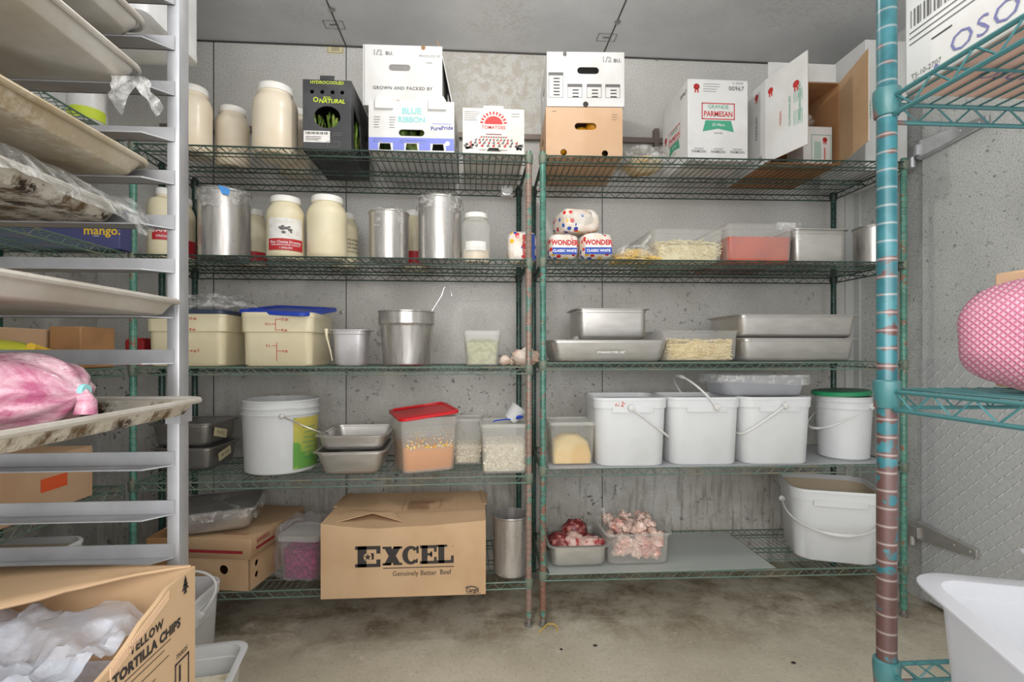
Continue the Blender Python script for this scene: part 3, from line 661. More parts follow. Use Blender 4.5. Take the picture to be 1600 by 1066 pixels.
# flap leaning out beyond the right end, brown inside showing at its tip
m.use('wax_white_board').add([(X0 + .002, -.15, h_ * .86), (X0 + .05, -.15, h_ * .0 - .02), (X0 + .05, .15, -.0), (X0 + .002, .15, h_ * .86)], [(0, 1, 2, 3)])
m.add([(X0 + .002, -.15, h_ * .86), (X0 + .002, .15, h_ * .86), (X0 - .006, .13, h_ * 1.16), (X0 - .026, -.10, h_ * 1.24)], [(0, 1, 2, 3)])
m.use('kraft_dark').add([(X0 - .000, -.15, h_ * .86), (X0 - .000, .15, h_ * .86), (X0 - .009, .13, h_ * 1.16), (X0 - .029, -.10, h_ * 1.24)], [(0, 1, 2, 3)])
fo = m.build('raised_flap', None, t, smooth=0); sm = fo.modifiers.new('s', 'SOLIDIFY'); sm.thickness = .003
# tomatoes box
x, w_, h_ = fbox(727, 826, 2.03, pt=170, z=Z1)
t = tray_box('tomato_box', 'white box with red rising sun over rows of tomato plants, top shelf', 'box', w_ * .97, .36, h_, (x - .014, 2.21, Z1), R(0), 'cream_board',
    [[(-.028, -h_ / 2 + .012), (.028, -h_ / 2 + .012), (.018, -h_ / 2 + .026), (-.018, -h_ / 2 + .026)]])
fm = face('F', w_, .36, h_); m = MB()
m.use('print_red').poly([(.036 * cos(a), h_ * .16 + .032 * sin(a)) for a in [pi * k / 16 for k in range(17)]], fm)
for k in range(11):
    a = pi * (k + .5) / 11; c, s = cos(a), sin(a)
    m.add([(.040 * c - .003 * s, h_ * .16 + .038 * s + .003 * c, 0), (.040 * c + .003 * s, h_ * .16 + .038 * s - .003 * c, 0), (.053 * c + .004 * s, h_ * .16 + .050 * s - .004 * c, 0), (.053 * c - .004 * s, h_ * .16 + .050 * s + .004 * c, 0)], [(0, 1, 2, 3)], fm)
m.text('TOMATOES', .018, 0, h_ * .085, fm, 'print_red', .02)
rg = random.Random(4)
for k in range(-5, 6):
    for j in range(5):
        f = .25 + .75 * j / 4; xx = k * .0195 * f * 1.15; yy = h_ * .02 - f * h_ * .34
        if abs(xx) < w_ * .46: m.disc(xx, yy, .0045 * (f + .4), .0035 * (f + .4), fm, 'print_red' if (k + j) % 2 == 0 else 'print_grey', 7)
        if abs(xx) < w_ * .46: m.disc(xx + .003, yy + .006 * f, .003, .004 * f, fm, 'print_grey', 6, .0003)
for s in (-1, 1):
    for j in range(9): m.disc(s * w_ * .38 + rg.uniform(-.016, .016), -h_ * .34 + rg.uniform(-.008, .01), .006, .005, fm, ('print_grey', 'print_black')[j % 2], 7, .0002)
m.text('SWEET GARDEN COMPANY', .009, 0, -h_ * .41, fm, 'print_grey', .01); lines(m, fm, -w_ * .46, -w_ * .2, h_ * .42, 5, .008, .0018); lines(m, fm, w_ * .28, w_ * .42, h_ * .40, 2, .01, .002)
m.build('printed_lettering', None, t, smooth=0)
MB().box(-.04, .04, -.18, -.176, h_ - .002, h_ + .012).build('lid_tab', 'cream_board', t, bevel=.003)
# dial thermometer on the rear rail
x, y, z = P(792, 295, 2.44)
t = T('dial_thermometer', 'small round dial thermometer at the rear rail beneath the tomato box', 'thermometer', (x, 2.435, PZ(792, 307, 2.435)))
q = Matrix.Translation((0, 0, .036)) @ Matrix.Rotation(pi / 2, 4, 'X')
MB().lathe([(.030, -.006), (.032, 0), (.032, .008), (.028, .009)], 28, mx=q).build('case', 'chrome', t)
m = MB(); q2 = Matrix.Translation((0, -.0095, .036)) @ face('F', 0, 0, 0); m.disc(0, 0, .027, .027, q2, 'print_white', 28)
for k in range(12): a = 2 * pi * k / 12; m.rect(.019, .024, -.0008, .0008, q2 @ Matrix.Rotation(a, 4, 'Z'), 'print_black', .0004)
m.rect(-.001, .017, -.001, .001, q2 @ Matrix.Rotation(1.1, 4, 'Z'), 'print_black', .0008); m.build('dial', None, t, smooth=0)
MB().box(-.030, .030, -.012, .012, .0, .006).build('stand', 'white_plastic', t, bevel=.002); MB().tube([(0, 0, .066), (0, .004, .078), (0, .012, .08)], .003, 6).build('hook', 'chrome', t)

# ================================================================== TOP SHELF, RIGHT UNIT
x, w_, h_ = fbox(849, 968, 2.03, pt=166, z=Y1); ho = h_; xo = x
t = tray_box('produce_box', 'plain orange-brown fruit box with a slot handle beneath the white box', 'box', w_, .36, h_, (x + .022, 2.218, Y1), R(-3), 'kraft_orange',
    [slot(.005, h_ * .12, .088, .028), circ(-w_ * .27, -h_ * .40, .013), circ(w_ * .27, -h_ * .42, .013)], sideholes=[slot(0, .02, .09, .03)])
fm = face('F', w_, .36, h_); m = MB(); lines(m, fm, -w_ * .42, -w_ * .36, h_ * .42, 1, .01); lines(m, fm, w_ * .36, w_ * .44, h_ * .36, 3, .01, .0015); m.build('printed_lettering', None, t, smooth=0)
rg = random.Random(9); m = MB()
for i in range(28): m.blob((rg.uniform(-.11, .11), rg.uniform(-.14, -.02), .036 + rg.uniform(0, .115)), (.032, .032, .031), i, .08, 2, 10, 7)
tag(m.build('yellow_fruit', 'yellow_fruit', loc=(xo, 2.215, Y1 + .008), rz=R(-3.5)), 'yellow fruit seen through the holes of the orange-brown box', 'fruit', kind='stuff')
zt = Y1 + ho + .002; x, w_, h_ = fbox(854, 974, 2.03, pt=80, z=zt)
t = tray_box('half_bushel_box', 'white half bushel box with four small print panels, stacked on orange-brown box', 'box', w_, .34, h_, (x + .012, 2.205, zt), R(-3), 'wax_white_board', [slot(.01, h_ * .16, .088, .028)], sideholes=[slot(0, .02, .09, .03)])
fm = face('F', w_, .34, h_); m = MB(); outline_text(m, '1/2', .030, w_ * .27, h_ * .36, fm); outline_text(m, 'BU.', .020, w_ * .41, h_ * .34, fm)
m.disc(-w_ * .27, h_ * .46, .008, .010, fm, 'print_grey'); m.disc(0, -h_ * .46, .011, .011, fm, 'print_black')
for cx, top in ((-.385, .12), (-.14, -.09), (.11, -.09), (.35, -.09)):
    m.frame(w_ * (cx - .095), w_ * (cx + .095), -h_ * .34, h_ * top, .0014, fm, 'print_grey'); m.rect(w_ * (cx - .095), w_ * (cx + .095), h_ * (top - .055), h_ * top, fm, 'print_grey')
    for i in range(6 if top > 0 else 3): m.rect(w_ * (cx - .03), w_ * (cx + .05), h_ * (top - .12 - .06 * i), h_ * (top - .10 - .06 * i), fm, 'print_black')
m.build('printed_lettering', None, t, smooth=0)
MB().use('film').blob((0, 0, .03), (.001, .001, .001), 0).v
def bag(name, label, cat, loc, rad, mat, seed=0, amp=.3, fr=2.2, rz=0., parts=(), group=None, power=.8, n=28, m_=18, flat=None):
    m = MB().blob((0, 0, rad[2]), rad, seed, amp, fr, n, m_, flat=flat if flat is not None else -rad[2] * .96, power=power)
    t = T(name, label, cat, loc, rz, group); m.build('bag_film', mat, t, smooth=70); return t
x, _, _ = P(1003, 0, 2.2); 
tag(MB().blob((0, 0, .028), (.085, .10, .030), 3, .3, 3, 16, 10, flat=-.028).build('sliced_bread', 'bread_tan', loc=(x, 2.2, Y1)), 'pile of pale bread inside the clear bag on the top shelf', 'bread', kind='stuff')
bag('plastic_bag', 'clear plastic bag of bread between orange-brown box and parmesan carton', 'bag', (x, 2.2, Y1), (.105, .125, .045), 'film', 4, .35, 2.5)
# parmesan carton
ph = face
def parmesan(m, fm, s=1.):
    m.frame(-.070 * s, .070 * s, -.008 * s, .060 * s, .004 * s, fm, 'print_red'); m.text('GRANDE', .022 * s, 0, .044 * s, fm, 'print_green', .0)
    m.text('PARMESAN', .031 * s, 0, .014 * s, fm, 'print_red', .02, sx=.80)
    m.use('print_green').poly([(-.054 * s, -.012 * s), (.054 * s, -.012 * s), (.066 * s, -.058 * s), (0, -.045 * s), (-.066 * s, -.058 * s)], fm)
    m.text('Di Mare', .016 * s, 0, -.030 * s, fm @ Matrix.Translation((0, 0, .0004)), 'print_white', .0, slant=.3); m.text('GRATED', .010 * s, 0, -.064 * s, fm, 'print_grey')
def rosette(m, fm, x, y, s=1.):
    for k in range(10): a = 2 * pi * k / 10; m.disc(x + .009 * s * cos(a), y + .009 * s * sin(a), .0045 * s, .0045 * s, fm, 'print_red', 8)
    m.disc(x, y, .006 * s, .006 * s, fm, 'print_red', 10, .0003); m.rect(x - .008 * s, x - .002 * s, y - .024 * s, y - .012 * s, fm, 'print_red'); m.rect(x + .003 * s, x + .009 * s, y - .024 * s, y - .012 * s, fm, 'print_red')
def parm_face(m, fm, w, h):
    parmesan(m, fm @ Matrix.Translation((0, .01, 0))); rosette(m, fm, -w * .36, h * .40)
    m.text('K 37675', .013, w * .33, h * .455, fm, 'print_grey'); m.text('00967', .026, w * .30, h * .39, fm, 'print_black', .0); lines(m, fm, -w * .25, w * .05, h * .44, 4, .01, .0018)
    for k in (-.32, 0, .32): m.text('GRANDE', .010, w * k, -h * .355, fm, 'print_grey'); m.text('PARMESAN', .0155, w * k, -h * .39, fm, 'print_grey', .01, sx=.8)
x, w_, h_ = fbox(1075, 1169, 2.04, pt=124, z=Y1); dp = .29
t = carton('parmesan_carton', 'white grated parmesan carton with red and green print, closed, top shelf', 'box', w_, dp, h_, (x, 2.04 + dp / 2, Y1), 0, 'wax_white_board', tape=False)
m = MB(); parm_face(m, face('F', w_, dp, h_), w_, h_); fm = face('L', w_, dp, h_)
parmesan(m, fm @ Matrix.Translation((.0, -.03, 0)), .9); rosette(m, fm, -.10, .01); m.text('00967', .026, .10, h_ * .36, fm, 'print_black')
m.build('printed_lettering', None, t, smooth=0)
# opened parmesan case lying with its mouth to the aisle
Yo = 2.05; x0, x1 = PX(1196, Yo), PX(1312, Yo); h_ = .345; w_ = x1 - x0; dp = .33; x = (x0 + x1) / 2; th = .005
t = T('open_parmesan_case', 'opened white parmesan case on its side, flaps sticking out over the aisle', 'box', (x, Yo + dp / 2, Y1))
for nm, b in (('side_panel', (-w_ / 2, -w_ / 2 + th, -dp / 2, dp / 2, 0, h_)), ('side_panel', (w_ / 2 - th, w_ / 2, -dp / 2, dp / 2, 0, h_)), ('rear_panel', (-w_ / 2 + th, w_ / 2 - th, dp / 2 - th, dp / 2, 0, h_)),
              ('bottom_panel', (-w_ / 2 + th, w_ / 2 - th, -dp / 2, dp / 2 - th, 0, th)), ('top_panel', (-w_ / 2 + th, w_ / 2 - th, -dp / 2, dp / 2 - th, h_ - th, h_))):
    o = MB(); x_0, x_1, y_0, y_1, z_0, z_1 = b
    o.use('kraft_dark').box(*b)
    q = o.v; o.cur = 0
    # white printed outside
    if nm == 'side_panel' and x_0 < 0: o.use('wax_white_board').box(x_0 - .001, x_0, y_0, y_1, z_0, z_1)
    elif nm == 'side_panel': o.use('wax_white_board').box(x_1, x_1 + .001, y_0, y_1, z_0, z_1)
    elif nm == 'top_panel': o.use('wax_white_board').box(x_0, x_1, y_0, y_1, z_1, z_1 + .001)
    o.build(nm, None, t, smooth=0)
def flap(px_e, py_t, py_b, xh, side, matin, matout, Lz):
    """flap hinged on the case mouth; its free edge stands at the depth where its photo height fits"""
    pass
fz0, fz1 = .0, h_
def flap_geo(hx, ang, ln, z0, z1, ztip0, ztip1, win, wout, nm):
    d = Vector((sin(ang), -cos(ang), 0)); a = Vector((hx, -dp / 2 - .001, 0)); b = a + d * ln; nrm = Vector((cos(ang), sin(ang), 0)) * .004
    o = MB()
    A = [a + Vector((0, 0, z0)), b + Vector((0, 0, ztip0)), b + Vector((0, 0, ztip1)), a + Vector((0, 0, z1))]
    o.use(win).add([p + nrm * .5 for p in A] + [p for p in A], [(0, 1, 2, 3), (0, 4, 5, 1), (1, 5, 6, 2), (2, 6, 7, 3)])
    o.use(wout).add([p for p in A] + [p - nrm * .5 for p in A], [(4, 5, 6, 7), (0, 4, 5, 1), (1, 5, 6, 2), (2, 6, 7, 3)])
    return o.build(nm, None, t, smooth=0), a, b, ang
# left flap swings forward and inward, right flap forward and outward
xt = PX(1262, 1.86); lf, a, b, ang = flap_geo(-w_ / 2, math.atan2(xt - (x - w_ / 2), Yo - 1.86), math.hypot(xt - (x - w_ / 2), Yo - 1.86), .0, h_, .004, h_ + .015, 'kraft', 'wax_white_board', 'front_flap')
q = Matrix.Translation((a + b) / 2 + Vector((-cos(ang) * .003, -sin(ang) * .003, h_ / 2))) @ Matrix(((sin(ang), 0, -cos(ang)), (-cos(ang), 0, -sin(ang)), (0, 1, 0))).to_4x4()
L = (b - a).length; m = MB(); rosette(m, q, -L * .36, h_ * .33, 1.); rosette(m, q, L * .25, h_ * .24, 1.1)
m.text('GRATED PARMESAN', .016, L * .33, h_ * .03, q, 'print_green', rot=-pi / 2); m.text('KEEP REFRIGERATED', .013, L * .10, -.01, q, 'print_green', rot=-pi / 2); m.text('PARMESAN', .014, -L * .12, -.02, q, 'print_red', rot=-pi / 2, sx=.8)
for k in range(5): m.rect(L * (.2 + k * .045), L * (.21 + k * .045), -h_ * .22, -h_ * .05, q, 'print_green'); m.rect(L * (.2 + k * .045), L * (.21 + k * .045), h_ * .04, h_ * .17, q, 'print_green')
m.build('printed_lettering', None, lf, smooth=0)
fm = face('L', w_ + .002, dp, h_); m = MB(); m.text('PARMESAN', .026, .10, .0, fm, 'print_grey', rot=pi / 2, sx=.8); m.text('85', .03, .13, -h_ * .42, fm, 'print_black'); rosette(m, fm, .1, h_ * .38)
m.build('printed_lettering', None, t, smooth=0)
xt = PX(1357, 1.84); flap_geo(w_ / 2, math.atan2(xt - (x + w_ / 2), Yo - 1.84), math.hypot(xt - (x + w_ / 2), Yo - 1.84), .0, h_ + .0, .015, h_ + .02, 'wax_white_board', 'kraft', 'front_flap')
o = MB().use('wax_white_board').box(-w_ / 2 + .01, w_ / 2 - .02, -dp / 2 - .005, -dp / 2, 0, .075); o.build('top_flap', None, t, loc=(0, 0, h_ - .002), rot=(R(-0), 0, 0), smooth=0)
# small carton of the same kind inside the mouth
x2, w2, h2 = fbox(1257, 1310, 2.06, pt=196, z=Y1 + .006)
t = carton('parmesan_carton', 'small white parmesan carton with rosette seal inside the opened case', 'box', w2 * .86, .12, h2, (x2 - .008, 2.13, Y1 + .0065), R(0), 'wax_white_board', tape=False)
fm = face('F', w2 * .86, .12, h2); m = MB(); m.frame(-w2 * .2, w2 * .38, -h2 * .42, h2 * .28, .002, fm, 'print_green'); rosette(m, fm, w2 * .2, h2 * .15, .8)
for k in range(4): m.rect(w2 * (-.1 + .05 * k), w2 * (-.08 + .05 * k), -h2 * .35, h2 * .1, fm, 'print_green')
m.rect(w2 * .18, w2 * .21, -h2 * .36, -h2 * .05, fm, 'print_red'); m.build('printed_lettering', None, t, smooth=0)
bag('plastic_bag', 'crumpled clear plastic bag above the small carton in the opened case', 'bag', (x2 - .04, 2.15, Y1 + h2 + .01), (.05, .06, .035), 'film', 9, .4, 2.5)
# tall white carton at the right end
x, w_, h_ = fbox(1352, 1418, 2.10, pt=60, z=Y1)
t = carton('tall_white_carton', 'tall white carton at the right end of the top shelf behind teal post', 'box', w_, .30, h_, (x + .01, 2.26, Y1), 0, 'wax_white_board', tape=False)
m = MB(); m.text('GRATED', .02, -w_ * .42, -.02, face('F', w_, .30, h_), 'print_green', rot=-pi / 2); m.build('printed_lettering', None, t, smooth=0)
# ================================================================== SECOND SHELF, LEFT UNIT
RED = dict(white=(.30, .62), red=(.12, .30), span=.95, art=.44, text=[('Blue Cheese Dressing', .0135, .245, 'print_white'), ('REFRIGERATE AFTER OPENING', .008, .20, 'print_white'), ('1 GALLON', .010, .155, 'print_white')])
t = jar('white jug with red label on the second shelf, seen left of the rack post', 228, 284, 296, 2.13, ZL[1], 'dressing jars on the second shelf', body='cream_tub', neck=.42, band=dict(red=(.24, .50), span=.7, text=[('RANCH', .022, .37, 'print_white'), ('DRESSING', .012, .29, 'print_white')]))
jar('red-labelled jar squeezed between rack post and film-wrapped pot', 258, 306, 312, 2.30, ZL[1], 'dressing jars on the second shelf', body='cream_tub', band=dict(red=(.12, .36), span=2.2))
t, r, H = pot('large steel pot under plastic film with blue tape, beside the rack post', 306, 394, 304, 2.15, ZL[1], group='film-wrapped pots on the second shelf'); wrap_round(t, r, H, .085, 1)
a = math.atan2(-1, .35); MB().add([((r + .012) * cos(a + u), (r + .012) * sin(a + u), H + v) for u, v in ((-.1, .004), (.28, -.006), (.24, -.032), (.02, -.028))] + [(r * .7 * cos(a), r * .7 * sin(a), H + .012)], [(0, 1, 2, 3), (0, 4, 1)]).build('blue_tape', 'tape_blue', t, smooth=0, label='blue painter tape')
jar('red-labelled dressing jar mostly hidden behind the large film-wrapped pot', 372, 418, 330, 2.34, ZL[1], 'dressing jars on the second shelf', body='cream_tub', band=dict(red=(.06, .26), span=2.2, rot=.3))
jar('dressing jar with red band and mushroom picture facing the aisle', 415, 477, 311, 2.13, ZL[1], 'dressing jars on the second shelf', body='cream_tub', band=RED)
jar('plain cream jar with white lid right of the red-banded dressing jar', 479, 543, 310, 2.13, ZL[1], 'dressing jars on the second shelf', body='cream_tub')
jar('jar with small black print behind the plain cream jar', 514, 560, 336, 2.34, ZL[1], 'dressing jars on the second shelf', body='cream_tub', band=dict(span=.8, text=[('INGREDIENTS SOYBEAN OIL', .010, .5, 'print_black'), ('WATER BLUE CHEESE', .010, .43, 'print_black'), ('DISTILLED VINEGAR', .010, .36, 'print_black'), ('EGG YOLK SALT SUGAR', .010, .29, 'print_black')], shift=.5))
t, r, H = pot('steel bain-marie pot with torn film strips, middle of second shelf', 575, 640, 335, 2.14, ZL[1], group='film-wrapped pots on the second shelf'); 
m = MB()
for a0, dr, wd in ((-2.0, .075, .30), (-.85, .10, .22)):
    g = []
    for i in range(9):
        g.append([((r * 1.03 + .006 * noise.noise(Vector((i, j, a0)))) * cos(a0 + wd * (j / 6 - .5) * (2.2 - 1.2 * i / 8)), (r * 1.03 + .006 * noise.noise(Vector((i, j, a0)))) * sin(a0 + wd * (j / 6 - .5) * (2.2 - 1.2 * i / 8)), H + .006 - dr * i / 8) for j in range(7)])
    m.loft(g, False, False, False)
m.lathe([(r * .2, H + .004), (r * .9, H + .006), (r * 1.02, H + .003)], 30, cap0=False, cap1=False)
m.build('plastic_film', 'film', t)
jar('red-labelled jar just visible between two steel pots', 628, 668, 332, 2.36, ZL[1], 'dressing jars on the second shelf', body='cream_tub', band=dict(red=(.06, .30), span=2.2))
t, r, H = pot('tall film-wrapped steel pot left of the milky clear jar', 652, 722, 314, 2.15, ZL[1], group='film-wrapped pots on the second shelf'); wrap_round(t, r, H, .075, 6)
t = jar('milky see-through jar with white lid near the middle post', 720, 767, 336, 2.15, ZL[1], 'dressing jars on the second shelf', body='frosted_plastic', band=dict(white=(.22, .40), span=.7))
x, r = cyl(720, 767, 2.15); tag(MB().lathe([(r * .9, 0), (r * .93, .01), (r * .93, .05), (r * .9, .052)], 30).build('white_dressing', 'cream_jar', loc=(x, 2.15, ZL[1] + .004)), 'shallow white dressing left in the milky see-through jar', 'dressing', kind='stuff')
# bread bags
def bread(label, x, y, z, w, d, h, rz=0., rx=0., seed=0, txt=True, rot=None, fold=True):
    t = T('bread_bag', label, 'bread', (x, y, z), rz, 'sliced bread bags on the second shelf')
    if rot: t.rotation_euler = rot
    m = MB().blob((0, 0, h / 2), (w / 2, d / 2, h / 2), seed, .08, 2.5, 24, 16, power=.5, flat=-h / 2 + .0005); m.build('wrapper', 'bread_bag', t, smooth=70)
    if txt:
        fm = face('F', w, d, h, .004); q = MB(); q.rect(-w * .38, w * .38, -h * .32, h * .20, fm, 'label_white'); q2 = fm @ Matrix.Translation((0, 0, .0006))
        q.rect(-w * .40, w * .40, -h * .34, -h * .10, q2, 'classic_blue'); q.text('WONDER', .028, 0, h * .07, q2, 'print_red', .05, sx=.86)
        q.text('CLASSIC WHITE', .0145, 0, -h * .22, q2 @ Matrix.Translation((0, 0, .0004)), 'print_white', .03, sx=.92)
        q.build('printed_lettering', None, t, smooth=0)
    return t
x = PX(878, 2.06); bread('bread bag with red name over blue stripe, beside the green post', x + .006, 2.14, Y2, .124, .22, .112, seed=1)
x = PX(933, 2.06); bread('bread bag with red name over blue stripe, nearest the clear cheese bag', x, 2.125, Y2, .135, .22, .112, seed=2, rz=R(-3))
x = PX(902, 2.10); t = bread('opened dotted bread bag lying on the two other bread bags', x, 2.13, Y2 + .116, .17, .17, .098, seed=3, txt=False, rz=.2)
MB().blob((-.01, -.075, .055), (.06, .025, .034), 5, .3, 3).build('open_end', 'bag_film', t, smooth=70, label='clear crumpled open end of the bag')
x = PX(817, 2.10); t = bread('dotted bread bag standing on end behind the middle posts', x, 2.17, Z2, .125, .13, .135, seed=4, txt=False)
q = MB(); fm = face('F', .125, .13, .135, .004); q.text('WONDER', .026, .010, -.0, fm, 'print_red', .05, rot=pi / 2, sx=.86); q.rect(.030, .050, -.06, .05, fm, 'classic_blue', -.001); q.build('printed_lettering', None, t, smooth=0)
# bag of shredded cheese
def shreds(n, bx, by, z0, hz, ln, r, seed, dome=None):
    rg = random.Random(seed); m = MB()
    for i in range(n):
        x, y = rg.uniform(-bx, bx), rg.uniform(-by, by); k = 1 if dome is None else max(.15, 1 - dome * ((x / bx) ** 2 + (y / by) ** 2) * .5)
        z = z0 + r + hz * k * (rg.random() ** .55); a = rg.uniform(0, 2 * pi); c = rg.uniform(-.4, .4)
        p = [Vector((x + cos(a + c * s) * s * ln / 2, y + sin(a + c * s) * s * ln / 2, z + rg.uniform(-.3, .3) * ln * abs(s) * .5)) for s in (-1, -.33, .33, 1)]
        for q in p: q.x = max(-bx * 1.06, min(bx * 1.06, q.x)); q.y = max(-by * 1.06, min(by * 1.06, q.y)); q.z = max(z0 + r, q.z)
        m.tube(p, r, 5)
    return m
x = PX(992, 2.13)
tag(shreds(1000, .085, .09, 0, .058, .032, .0024, 1, 1.2).build('shredded_cheese', 'cheese_shreds', loc=(x, 2.15, Y2 + .004)), 'yellow shredded cheese inside the clear bag beside the bread', 'cheese', kind='stuff')
t = bag('plastic_bag', 'clear bag of yellow shredded cheese with knotted top, second shelf', 'bag', (x, 2.15, Y2), (.098, .105, .040), 'film', 11, .12, 2.5)
MB().tube([(.03, -.02, .075), (.05, -.03, .10), (.07, -.03, .125)], [.012, .006, .010], 8).build('knot', 'bag_film', t)
# clear food boxes and steel pans, right half
def clear_pan(label, w, d, h, loc, rz=0., mat='clear_plastic', group=None, name='clear_food_pan', cat='food pan', fl=.012, cr=.02, tap=.012, rim_mat=None):
    return pan(label, w, d, h, loc, rz, mat, name, cat, group, fl, cr, tap)
def back(px, pt, z0, h):   # depth of a rim row seen at column px: world Y for height z0+h
    return G(px, pt, z0 + h)[1]
x0, x1 = PX(1022, 2.04), PX(1140, 2.04); h = .135
clear_pan('long clear plastic pan heaped with noodles, second shelf', x1 - x0, .40, h, ((x0 + x1) / 2, 2.25, Y2), 0, group='clear food pans')
tag(shreds(1700, (x1 - x0) / 2 - .028, .17, 0, .100, .06, .0022, 2, .25).rloft([(x1 - x0 - .062, .33, .02, .002), (x1 - x0 - .062, .33, .02, .07)]).build('cooked_noodles', 'noodle', loc=((x0 + x1) / 2 + .006, 2.25, Y2 + .004)), 'pale cooked noodles heaped inside the long clear pan', 'noodles', kind='stuff')
x0, x1 = PX(1137, 2.04), PX(1250, 2.04); h = PZ(1190, 348, 2.04) - Y2
t = clear_pan('clear plastic pan of orange-red sauce with film at right edge', x1 - x0, .40, h, ((x0 + x1) / 2, 2.25, Y2), 0, group='clear food pans')
W = x1 - x0 - .03; tag(MB().rloft([(W - .022, .35, .018, 0), (W - .012, .36, .018, .012), (W - .004, .365, .018, h * .66), (W - .008, .36, .018, h * .665)]).build('orange_sauce', 'orange_sauce', loc=((x0 + x1) / 2, 2.25, Y2 + .003)), 'orange-red sauce filling two thirds of a clear pan', 'sauce', kind='stuff')
g = []; rg = random.Random(1)
for i in range(8): g.append([((x1 - x0) / 2 - .10 + .018 * j + .004 * noise.noise(Vector((i, j, 1))), -.203 - .006 * noise.noise(Vector((i * .9, j * .9, 2))) - .002, h + .004 - i * (.004 + .0011 * j)) for j in range(7)])
MB().loft(g, False, False, False).build('plastic_film', 'film', t)
x0, x1 = PX(1243, 2.05), PX(1334, 2.05); pan('deep square-cornered steel pan right of the orange sauce', x1 - x0, .30, PZ(1290, 356, 2.05) - Y2, ((x0 + x1) / 2, 2.21, Y2), group='steel pans on the second shelf', cr=.02, tap=.008)
t, r, H = pot('round steel pot at the right end of the second shelf', 1331, 1402, 358, 2.15, ZR[1], group='film-wrapped pots on the second shelf')
MB().lathe([(r * .1, H + .012), (r * .5, H + .010), (r * 1.03, H + .003), (r * 1.03, H + .001), (r * .2, H + .006)], 36).build('lid', 'steel_pot', t)

# ================================================================== THIRD SHELF, LEFT UNIT
def tub(label, w, d, h, loc, rz, lid, lidtilt=None, marks=True, group='square cream food tubs', body='cream_tub', cat='food tub', name='food_storage_tub'):
    t = T(name, label, cat, loc, rz, group); cr = .03
    MB().rloft([(w * .9, d * .9, cr, 0), (w * .93, d * .93, cr, .006), (w * .945, d * .945, cr, h * .62), (w * .985, d * .985, cr, h * .64), (w * .99, d * .99, cr, h * .90), (w, d, cr, h * .91), (w, d, cr, h), (w * .97, d * .97, cr, h), (w * .96, d * .96, cr, h * .92), (w * .9, d * .9, cr, .012)], n=6).build('body', body, t)
    if lid:
        m = MB().rloft([(w * 1.0, d * 1.0, cr + .004, 0), (w * 1.03, d * 1.03, cr + .006, .002), (w * 1.03, d * 1.03, cr + .006, .014), (w * 1.0, d * 1.0, cr, .017), (w * .86, d * .86, cr, .016), (w * .84, d * .84, cr, .010)], n=6)
        o = m.build('lid', lid, t)
        if lidtilt: o.location = lidtilt[0]; o.rotation_euler = lidtilt[1]
        else: o.location = (0, 0, h - .010)
    if marks:
        fm = face('F', w * .945, d * .945, h, .0015); m = MB(); f2 = face('F', w * .985, d * .985, h, .0025)
        m.rect(-.001, .001, -h * .40, -.0 - h * .06, fm, 'print_red'); m.rect(-.003, -.001, h * .16, h * .38, f2, 'print_red'); 
        for y, s, tx, f in ((h * .37, 1, '12 qt.', f2), (h * .28, -1, '10 L', f2), (h * .17, 1, '8 qt.', f2), (-h * .12, -1, '5 L', fm), (-h * .22, 1, '4 qt.', fm)):
            m.rect(*sorted((0, s * .018)), y - .001, y + .001, f, 'print_red'); m.text(tx, .013, s * .032, y, f, 'print_red', .02)
        m.build('printed_scale', None, t, smooth=0)
    return t
x0, x1 = PX(373, 2.03), PX(489, 2.03); w_ = (x1 - x0); h = PZ(430, 488, 2.03) - Z3
t = tub('square cream tub with red litre marks under a tilted bright blue lid', w_, .29, h, ((x0 + x1) / 2, 2.03 + .145, Z3), 0, 'blue_lid', ((.004, 0, h + .010), (R(8.5), R(3.0), R(-9))))
x1b = PX(350, 2.04); t = tub('square cream tub with dark blue lid beside the rack post', .30, .29, h + .003, (x1b - .15, 2.19, Z3), 0, 'navy_lid')
q = MB().text('L', .016, .05, -h * .2, face('F', .2835, .274, h, .0015), 'print_red', .02); q.build('printed_scale', None, t, smooth=0)
t = bag('plastic_bag', 'crumpled clear bag lying on the dark blue tub lid', 'bag', (PX(335, 2.15), 2.17, Z3 + h + .012), (.13, .10, .034), 'bag_film', 5, .5, 2.2)
t = T('small_steel_pan', 'small pale steel insert pan with dripped batter on its left rim', 'pan', (PX(548, 2.13), 2.15, Z3), 0, 'pans and pots on the third shelf')
w_ = (PX(580, 2.07) - PX(516, 2.07)); h = PZ(548, 515, 2.07) - Z3
pm('pale_steel', G_(206, 204, 206), .4, .35, c2=G_(190, 188, 190))
MB().rloft([(w_ * .66, w_ * .66, .03, 0), (w_ * .74, w_ * .74, .03, .012), (w_ * .80, w_ * .80, .03, h * .86), (w_ * .84, w_ * .84, .03, h * .88), (w_ * .85, w_ * .85, .03, h - .004), (w_, w_, .035, h - .003), (w_, w_, .035, h), (w_ * .83, w_ * .83, .03, h), (w_ * .76, w_ * .76, .03, h * .8), (w_ * .68, w_ * .68, .03, .01)], n=6).build('pan_body', 'pale_steel', t)
MB().tube([(-w_ * .52, -w_ * .45, h + .002), (-w_ * .50, -w_ * .48, h * .8), (-w_ * .42, -w_ * .44, h * .4), (-w_ * .38, -w_ * .42, .02)], [.008, .004, .003, .002], 8).build('batter_drip', 'cream_tub', t, label='cream-coloured batter drip')
t, r, H = pot('big steel bain-marie pot with wide band rim, a ladle hook in it', 590, 680, 488, 2.15, ZL[2], shoulder=.72, tap=.87, name='bain_marie_pot', group='pans and pots on the third shelf')
x, y = cyl(590, 680, 2.15)[0], 2.15
m = MB(); hx, _, hz = P(697, 450, 2.20); bx = PX(674, 2.20) - .0
